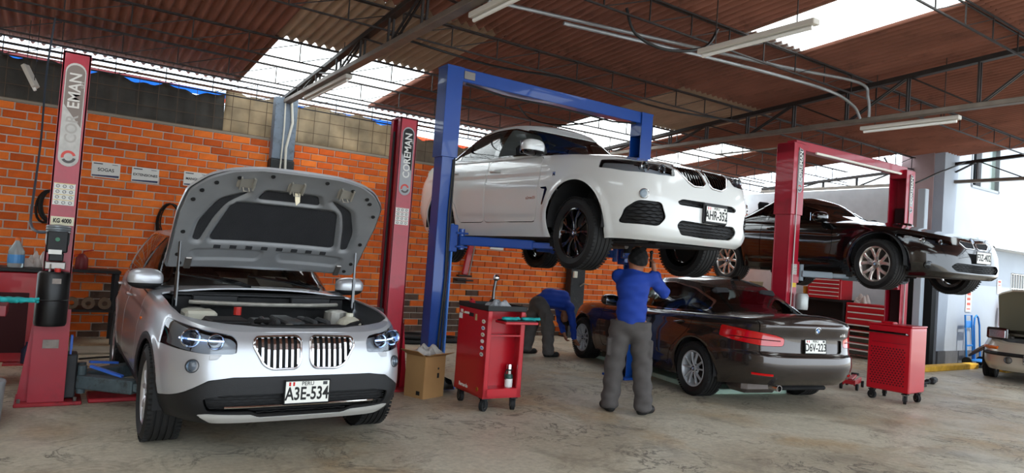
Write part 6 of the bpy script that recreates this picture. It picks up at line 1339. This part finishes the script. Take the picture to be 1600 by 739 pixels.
for k, (dx, dy, z) in enumerate(((0, 0, 0), (.03, .02, .07), (.70, .1, 0))):
    o = MB().lathe([(.17, 0), (.30, .0), (.32, .02), (.32, .045), (.30, .065), (.17, .065), (.17, 0)], (0, 0, 0), 30, 'z', False).build('flat_tyre_ring', TYRE, None, 30); o.location = (4.95+dx, 10.15+dy, z+.002); tag(o, ('black tyre ring lying on the floor at the foot of the wall', 'upper black tyre ring stacked on another by the wall', 'black tyre ring lying alone beside the stacked pair')[k], 'tyre')
# --- lamps and services under the roof
tubw = M('lamp_housing', 'c9c4ba', .5); lampm = M('lamp_tube', 'efeee8', .3)
def tube_lamp(lab, p, q):
    p, q = Vector(p), Vector(q); t = thing('tube_lamp', lab, 'lamp', p); d = q-p; part('housing', tubw, t, lambda b: b.bar((0, 0, 0), d, .09, .05, .006)); part('tube', lampm, t, lambda b: b.cyl(d*.03+Vector((0, 0, -.045)), d*.97+Vector((0, 0, -.045)), .018, 10))
    for k in (.15, .85): part('hanger', steel, t, lambda b: b.bar(d*k, d*k+Vector((0, 0, max(.05, roof_z(p.y+d.y*k)+.01-(p.z+d.z*k)))), .008))
tube_lamp('long white tube lamp hanging below the skylight over the open yard side', (5.15, 4.60, 3.62), (5.16, 3.36, 3.62)); tube_lamp('white tube lamp fixed under the truss above the red lift', (8.90, 5.05, 3.54), (8.92, 3.85, 3.54)); tube_lamp('tube lamp fixed under the truss in front of the skylight', (2.86, 9.8, 3.55), (2.86, 8.1, 3.55)); tube_lamp('short tube lamp fixed to the truss above the open bonnet', (2.90, 5.2, 3.55), (2.90, 4.2, 3.55)); tube_lamp('tube lamp dangling askew by the dark tarpaulin', (-.43, 10.1, 3.36), (-.30, 10.0, 3.10))
def wire(name, lab, pts, r=.012, mat=None):
    o = MB().tube([tuple(p) for p in catmull(pts, 6, False)], r, 6).build(name, mat or cable_k, None, 60); return tag(o, lab, 'cable')
wire('hanging_cable', 'grey cable hanging down in front of the dark tarpaulin to the pump', [(-.17, 9.7, 3.9), (-.2, 9.6, 3.2), (-.18, 9.0, 2.4), (-.17, 7.6, 1.62), (-.15, 6.9, 1.45), (-.10, 6.66, 1.40), (-.04, 6.63, 1.40)], .012, M('cable_grey', '3e4650', .5))
wire('conduit_pipe', 'pale conduit running along the roof past the long tube lamp', [(2.9, 5.95, 4.02), (5, 5.55, 4.02), (7.2, 5.15, 4.04), (8.55, 4.93, 4.08), (8.72, 4.88, 3.9), (8.73, 4.86, 3.64)], .02, M('conduit_grey', '8d8f90', .4, .4))
wire('conduit_pipe', 'second pale conduit bending down to the truss above the red lift', [(4.2, 5.6, 3.92), (6, 5.3, 3.92), (7.9, 5.05, 3.90), (8.55, 5.0, 3.80), (8.73, 4.98, 3.64)], .02, M('conduit_grey', '8d8f90', .4, .4))
wire('drooping_cable', 'black cable looping below the roof beside the long tube lamp', [(4.6, 5.1, 4.05), (4.7, 5.05, 3.8), (5.1, 5.0, 3.72), (5.6, 4.95, 3.85), (5.8, 4.95, 4.1)], .016)
wire('drooping_cable', 'black cable slung along the joists over the blue beam', [(2.9, 7.1, 3.85), (4.2, 7.0, 3.76), (5.4, 6.95, 3.82), (7, 6.9, 3.74), (8.7, 6.9, 3.85)], .014)
wire('drooping_cable', 'black cable dropping from the roof to the blue lift', [(5.7, 8.6, 3.8), (5.9, 8.5, 3.6), (6.2, 8.0, 3.5), (6.4, 7.0, 3.55)], .012)
wire('drooping_cable', 'black cable looped under the truss by the white building', [(13.0, 6.9, 3.9), (13.2, 6.6, 3.4), (13.9, 6.3, 3.7), (14.7, 6.2, 4.0)], .016)
wire('floor_hose', 'thin black hose lying on the floor by the silver SUV', [(.35, 8.9, .02), (.6, 9.0, .02), (.95, 9.05, .02)], .012)
# --- right: shelf with chests, hand truck, car with raised bonnet
t = thing('steel_shelf', 'black steel shelf along the side wall behind the black coupe', 'shelf', (13.62, 9.0, 0))
part('top', bk, t, lambda b: b.box((0, 0, 1.10), (.6, 2.6, .04))); part('shelf', bk, t, lambda b: b.box((0, 0, .55), (.56, 2.5, .03))); part('back', bk, t, lambda b: b.box((.28, 0, .55), (.02, 2.6, 1.06)))
for y in (-1.27, 0, 1.27):
    for x in (-.27, .27): part('leg', bk, t, lambda b: b.box((x, y, .55), (.04, .04, 1.10)))
def chest(lab, loc, w, h, n, dark_from):
    t = thing('tool_chest', lab, 'tool chest', loc); part('case', cabr, t, lambda b: b.box((0, 0, h/2), (.42, w, h), .008)); part('lid', cabr, t, lambda b: b.box((0, 0, h+.02), (.42, w, .05), .012))
    for k in range(n): dr = part('drawer', cabr if k < dark_from else GLOSSK, t, lambda b: b.box((-.215, 0, h-(k+.5)*h/n), (.012, w*.88, h/n*.82), .002)); part('drawer_rail', M('rail_white', 'd8d6d0', .35, .3), dr, lambda b: b.box((-.226, 0, h-(k+.18)*h/n), (.012, w*.88, h/n*.20)))
chest('bright red drawer chest standing on the black steel shelf', (13.5, 8.15, 1.12), .74, .40, 5, 9); chest('tall red and black roller chest beside the black steel shelf', (13.55, 7.28, .06), .82, .98, 8, 3)
for k, (y, r, h, cl, lb) in enumerate(((9.95, .15, .24, '9a8a6a', 'tan plastic tub on the end of the black steel shelf'), (9.45, .08, .14, 'd2cdb8', 'small cream jar on the black steel shelf'), (9.2, .10, .18, 'd8d2c4', 'white pail on the black steel shelf'), (8.7, .05, .22, 'c8892a', 'amber bottle beside the bright red chest'))):
    o = MB().lathe([(0, 0), (r*.85, 0), (r, h*.9), (r*1.05, h*.92), (r*1.02, h), (0, h)], (0, 0, 0), 18).build(('plastic_tub', 'jar', 'pail', 'bottle')[k], M('tub_%d' % k, cl, .5), None, 40); o.location = (13.5, y, 1.12); tag(o, lb, ('tub', 'jar', 'pail', 'bottle')[k])
o = cloth_blob('clear_bag', 'rumpled clear bag on the roller chest', 'bag', (13.5, 7.45, 1.083), (.3, .3), M('bag_clear', 'b8aca4', .3), 15, .07)
t = thing('hand_truck', 'blue hand truck piled with cables by the white wall', 'hand truck', (15.35, 6.12, 0)); ht = M('truck_blue', '1f78c8', .4)
part('frame', ht, t, lambda b: b.tube([(-.18, .1, .10), (-.18, .16, 1.0), (.10, .16, 1.0), (.10, .1, .10)], .018, 8).bar((-.18, .12, .40), (.10, .12, .40), .03).box((-.04, .16, .82), (.28, .015, .14), .003)); part('hoop', ht, t, lambda b: b.tube([(.18, .1, .1), (.18, .14, .8), (.22, .15, .95), (.30, .15, 1.0), (.38, .15, .95), (.42, .14, .8), (.42, .1, .1)], .018, 8)); part('toe_plate', ht, t, lambda b: b.box((.10, -.06, .12), (.62, .34, .02), .004))
for x in (-.2, .42): part('wheel', RUB, t, lambda b: b.cyl((x-.02, .08, .09), (x+.02, .08, .09), .09, 16))
o = coil('cable_pile', 'tangled cables heaped on the blue hand truck', (15.42, 5.92, .52), .20, 9, M('cable_brown', '4a3a32', .6), 8, .014); o.rotation_euler = (.9, 0, .4)
o = thing('fire_extinguisher', 'red fire extinguisher on the white wall beside the barred window', 'fire extinguisher', (16.95, 6.28, .78)); part('cylinder', cabr, o, lambda b: b.lathe([(0, 0), (.08, 0), (.085, .03), (.085, .44), (.05, .52), (.02, .54), (0, .54)], (0, 0, 0), 18), 40); part('valve', GLOSSK, o, lambda b: b.box((0, 0, .57), (.05, .05, .06), .008).bar((0, 0, .6), (.1, 0, .62), .02)); part('hose', RUB, o, lambda b: b.tube([(.02, 0, .57), (.12, -.02, .5), (.12, -.02, .2)], .012, 6))
def notice(lab, X, Z, w, h, rows):
    s = thing('wall_notice', lab, 'notice', (X, 6.39, Z)); part('sheet', whitel, s, lambda b: b.box((0, 0, 0), (w, .006, h)));
    for k in range(rows): part('print_block', M('print_red', 'b8402e', .6), s, lambda b: b.box((0, -.004, h*.36-k*h*.24), (w*.66, .001, h*(.13 if k < rows-1 else .06))))
notice('tall white notice with red print on the white wall', 15.55, 1.27, .24, .42, 4); notice('small white notice on the white wall above the tall one', 15.78, 1.78, .26, .12, 0); notice('red and white safety notice above the fire extinguisher', 16.96, 1.62, .20, .30, 2)
o = thing('floor_tool', 'black air tool with hose lying on the floor by the kerb', 'tool', (11.35, 5.12, 0), .3); part('tool_body', BLKPL, o, lambda b: b.box((.15, 0, .05), (.28, .10, .09), .025).box((.0, .05, .04), (.1, .08, .07), .02)); part('hose', RUB, o, lambda b: b.tube([(-.02, .03, .03), (-.2, .1, .02), (-.4, .02, .02), (-.6, .08, .02)], .016, 6))
o = MB().bar((13.98, 6.62, 0), (13.98, 6.62, 3.4), .14, .14, .01).build('pale_column', M('column_pale', 'a9b4bd', .5)); tag(o, 'pale blue grey column beside the dark doorway', 'column')
# low platform under the sedan
o = MB().box((.15, .05, .03), (3.1, 1.24, .06), .01).build('floor_ramp', M('ramp_green', 'a9c2b0', .7, var=.1, vscale=6)); o.location = (7.62, 6.75, 0); o.rotation_euler = (0, 0, HF); tag(o, 'pale green low steel ramp lying under the dark sedan', 'ramp')
# old pale car with raised bonnet by the white wall
beige = M('beige_paint', 'b5ad9c', .35, .4, coat=.8)
PO = dict(wb=2.45, xf=.82, xr=-3.2, W=.83, R=.29, nf=4.6, nr=4.6, nu=120, nv=30, zs=[(.82, .60), (.5, .70), (0, .76), (-1, .82), (-3.2, .84)], zc=[(.74, .62), (.5, .74), (0, .82), (-.6, .88), (-3.0, .92), (-3.15, .86)], zb=[(.82, .2), (-2.6, .2), (-3.2, .28)],
    nose=[(0, -.05), (.2, 0), (.55, 0), (.8, -.04), (1, -.10)], tail=[(0, -.1), (.4, 0), (1, -.06)], sect=[(0, .93), (.3, 1.0), (.7, .99), (1, .92)], gh=dict(gf=[(0, -.5), (1, -1.25)], gr=[(0, -2.95), (1, -2.2)], gw=[(0, .72), (1, .52)], zr=[(-1, 1.16), (-1.7, 1.24), (-2.6, 1.15)], zrc=[(-1, 1.2), (-1.7, 1.29), (-2.6, 1.2)]))
po = Car('pale_hatchback', 'old pale beige car with raised bonnet by the barred window', PO, beige, (14.10, 4.62), math.atan2(-.20, -.98)); c = po
hk = c.take(c.by_top(rpoly([(.66, -.1), (.64, .4), (.5, .62), (-.46, .70), (-.48, -.1)], .04), .5), gap=.003); c.arches(.33)
hdp = panel('bonnet', hk, beige, c.root, .03); HP2 = Vector((-.46, 0, .86)); HA2 = math.radians(-48); hdp.location = HP2-Matrix.Rotation(HA2, 3, 'Y') @ HP2; hdp.rotation_euler = (0, HA2, 0)
hin = panel('bonnet_inner_panel', hk, M('bonnet_inner_dark', '6f6a58', .7), hdp, .0, -.03)
part('bumper_strip', BLKPL, c.root, lambda b: b.tube(c.line_on([(y, .47) for y in np.linspace(-.7, .7, 15)], 'front', .004), .035, 6)); fog(c, .36, .38, .05)
for sg in (1, -1):
    part('turn_lamp', AMBER, c.root, lambda b: b.tube(c.line_on([(sg*y, .56) for y in np.linspace(.52, .74, 6)], 'front', .004), .03, 6))
    l_ = part('popup_lamp', GLOSSK, c.root, lambda b: b.box((.50, sg*.56, .80), (.18, .30, .19), .02)); part('popup_lens', REFL, l_, lambda b: b.box((.595, sg*.56, .79), (.012, .23, .13), .02))
c.plate('D4M-054', .845, .0, .42, head=False); c.windows(rpoly([(-.85, .88), (-1.2, 1.08), (-1.7, 1.16), (-2.3, 1.1), (-2.6, .92)], .04), [(-1.75, -1.68)], (.15, .16, .17), trim=GLOSSK); c.finish(); c.underbody(.22)
part('engine_block', eng, c.root, lambda b: b.box((.05, 0, .55), (.8, 1.1, .3), .05))
for y, lf in ((.72, True), (-.72, False)):
    for x in (0, -2.45): wheel(c.root, (x, y, .29), .29, .175, .18, 'turbine10', M('alloy_grey', '8d9095', .3, .85), lf)
# leaves beyond the wall
leaf = M('leaf_green', '6f8f2a', .6); tr = thing('tree', 'leafy green tree beyond the boundary wall', 'tree', (17.2, 17.0, 0)); part('trunk', M('bark', '5a4632', .9), tr, lambda b: b.cyl((0, 0, 0), (0, 0, 3.2), .12, 8))
r_ = np.random.default_rng(5); b = MB()
for k in range(700):
    p = Vector(r_.normal(0, 1, 3)); p = p.normalized()*float(r_.uniform(.3, 1.2)); p = Vector((p.x*1.3, p.y, p.z*.8+3.7)); R = rotm(*r_.uniform(0, 6, 3)); b.add([p+R @ Vector(q) for q in ((-.09, 0, 0), (0, .05, .01), (.10, 0, 0), (0, -.05, .01))], [(0, 1, 2, 3)])
o = mesh_obj('foliage', b.V, b.F, leaf, tr); o['kind'] = 'stuff'
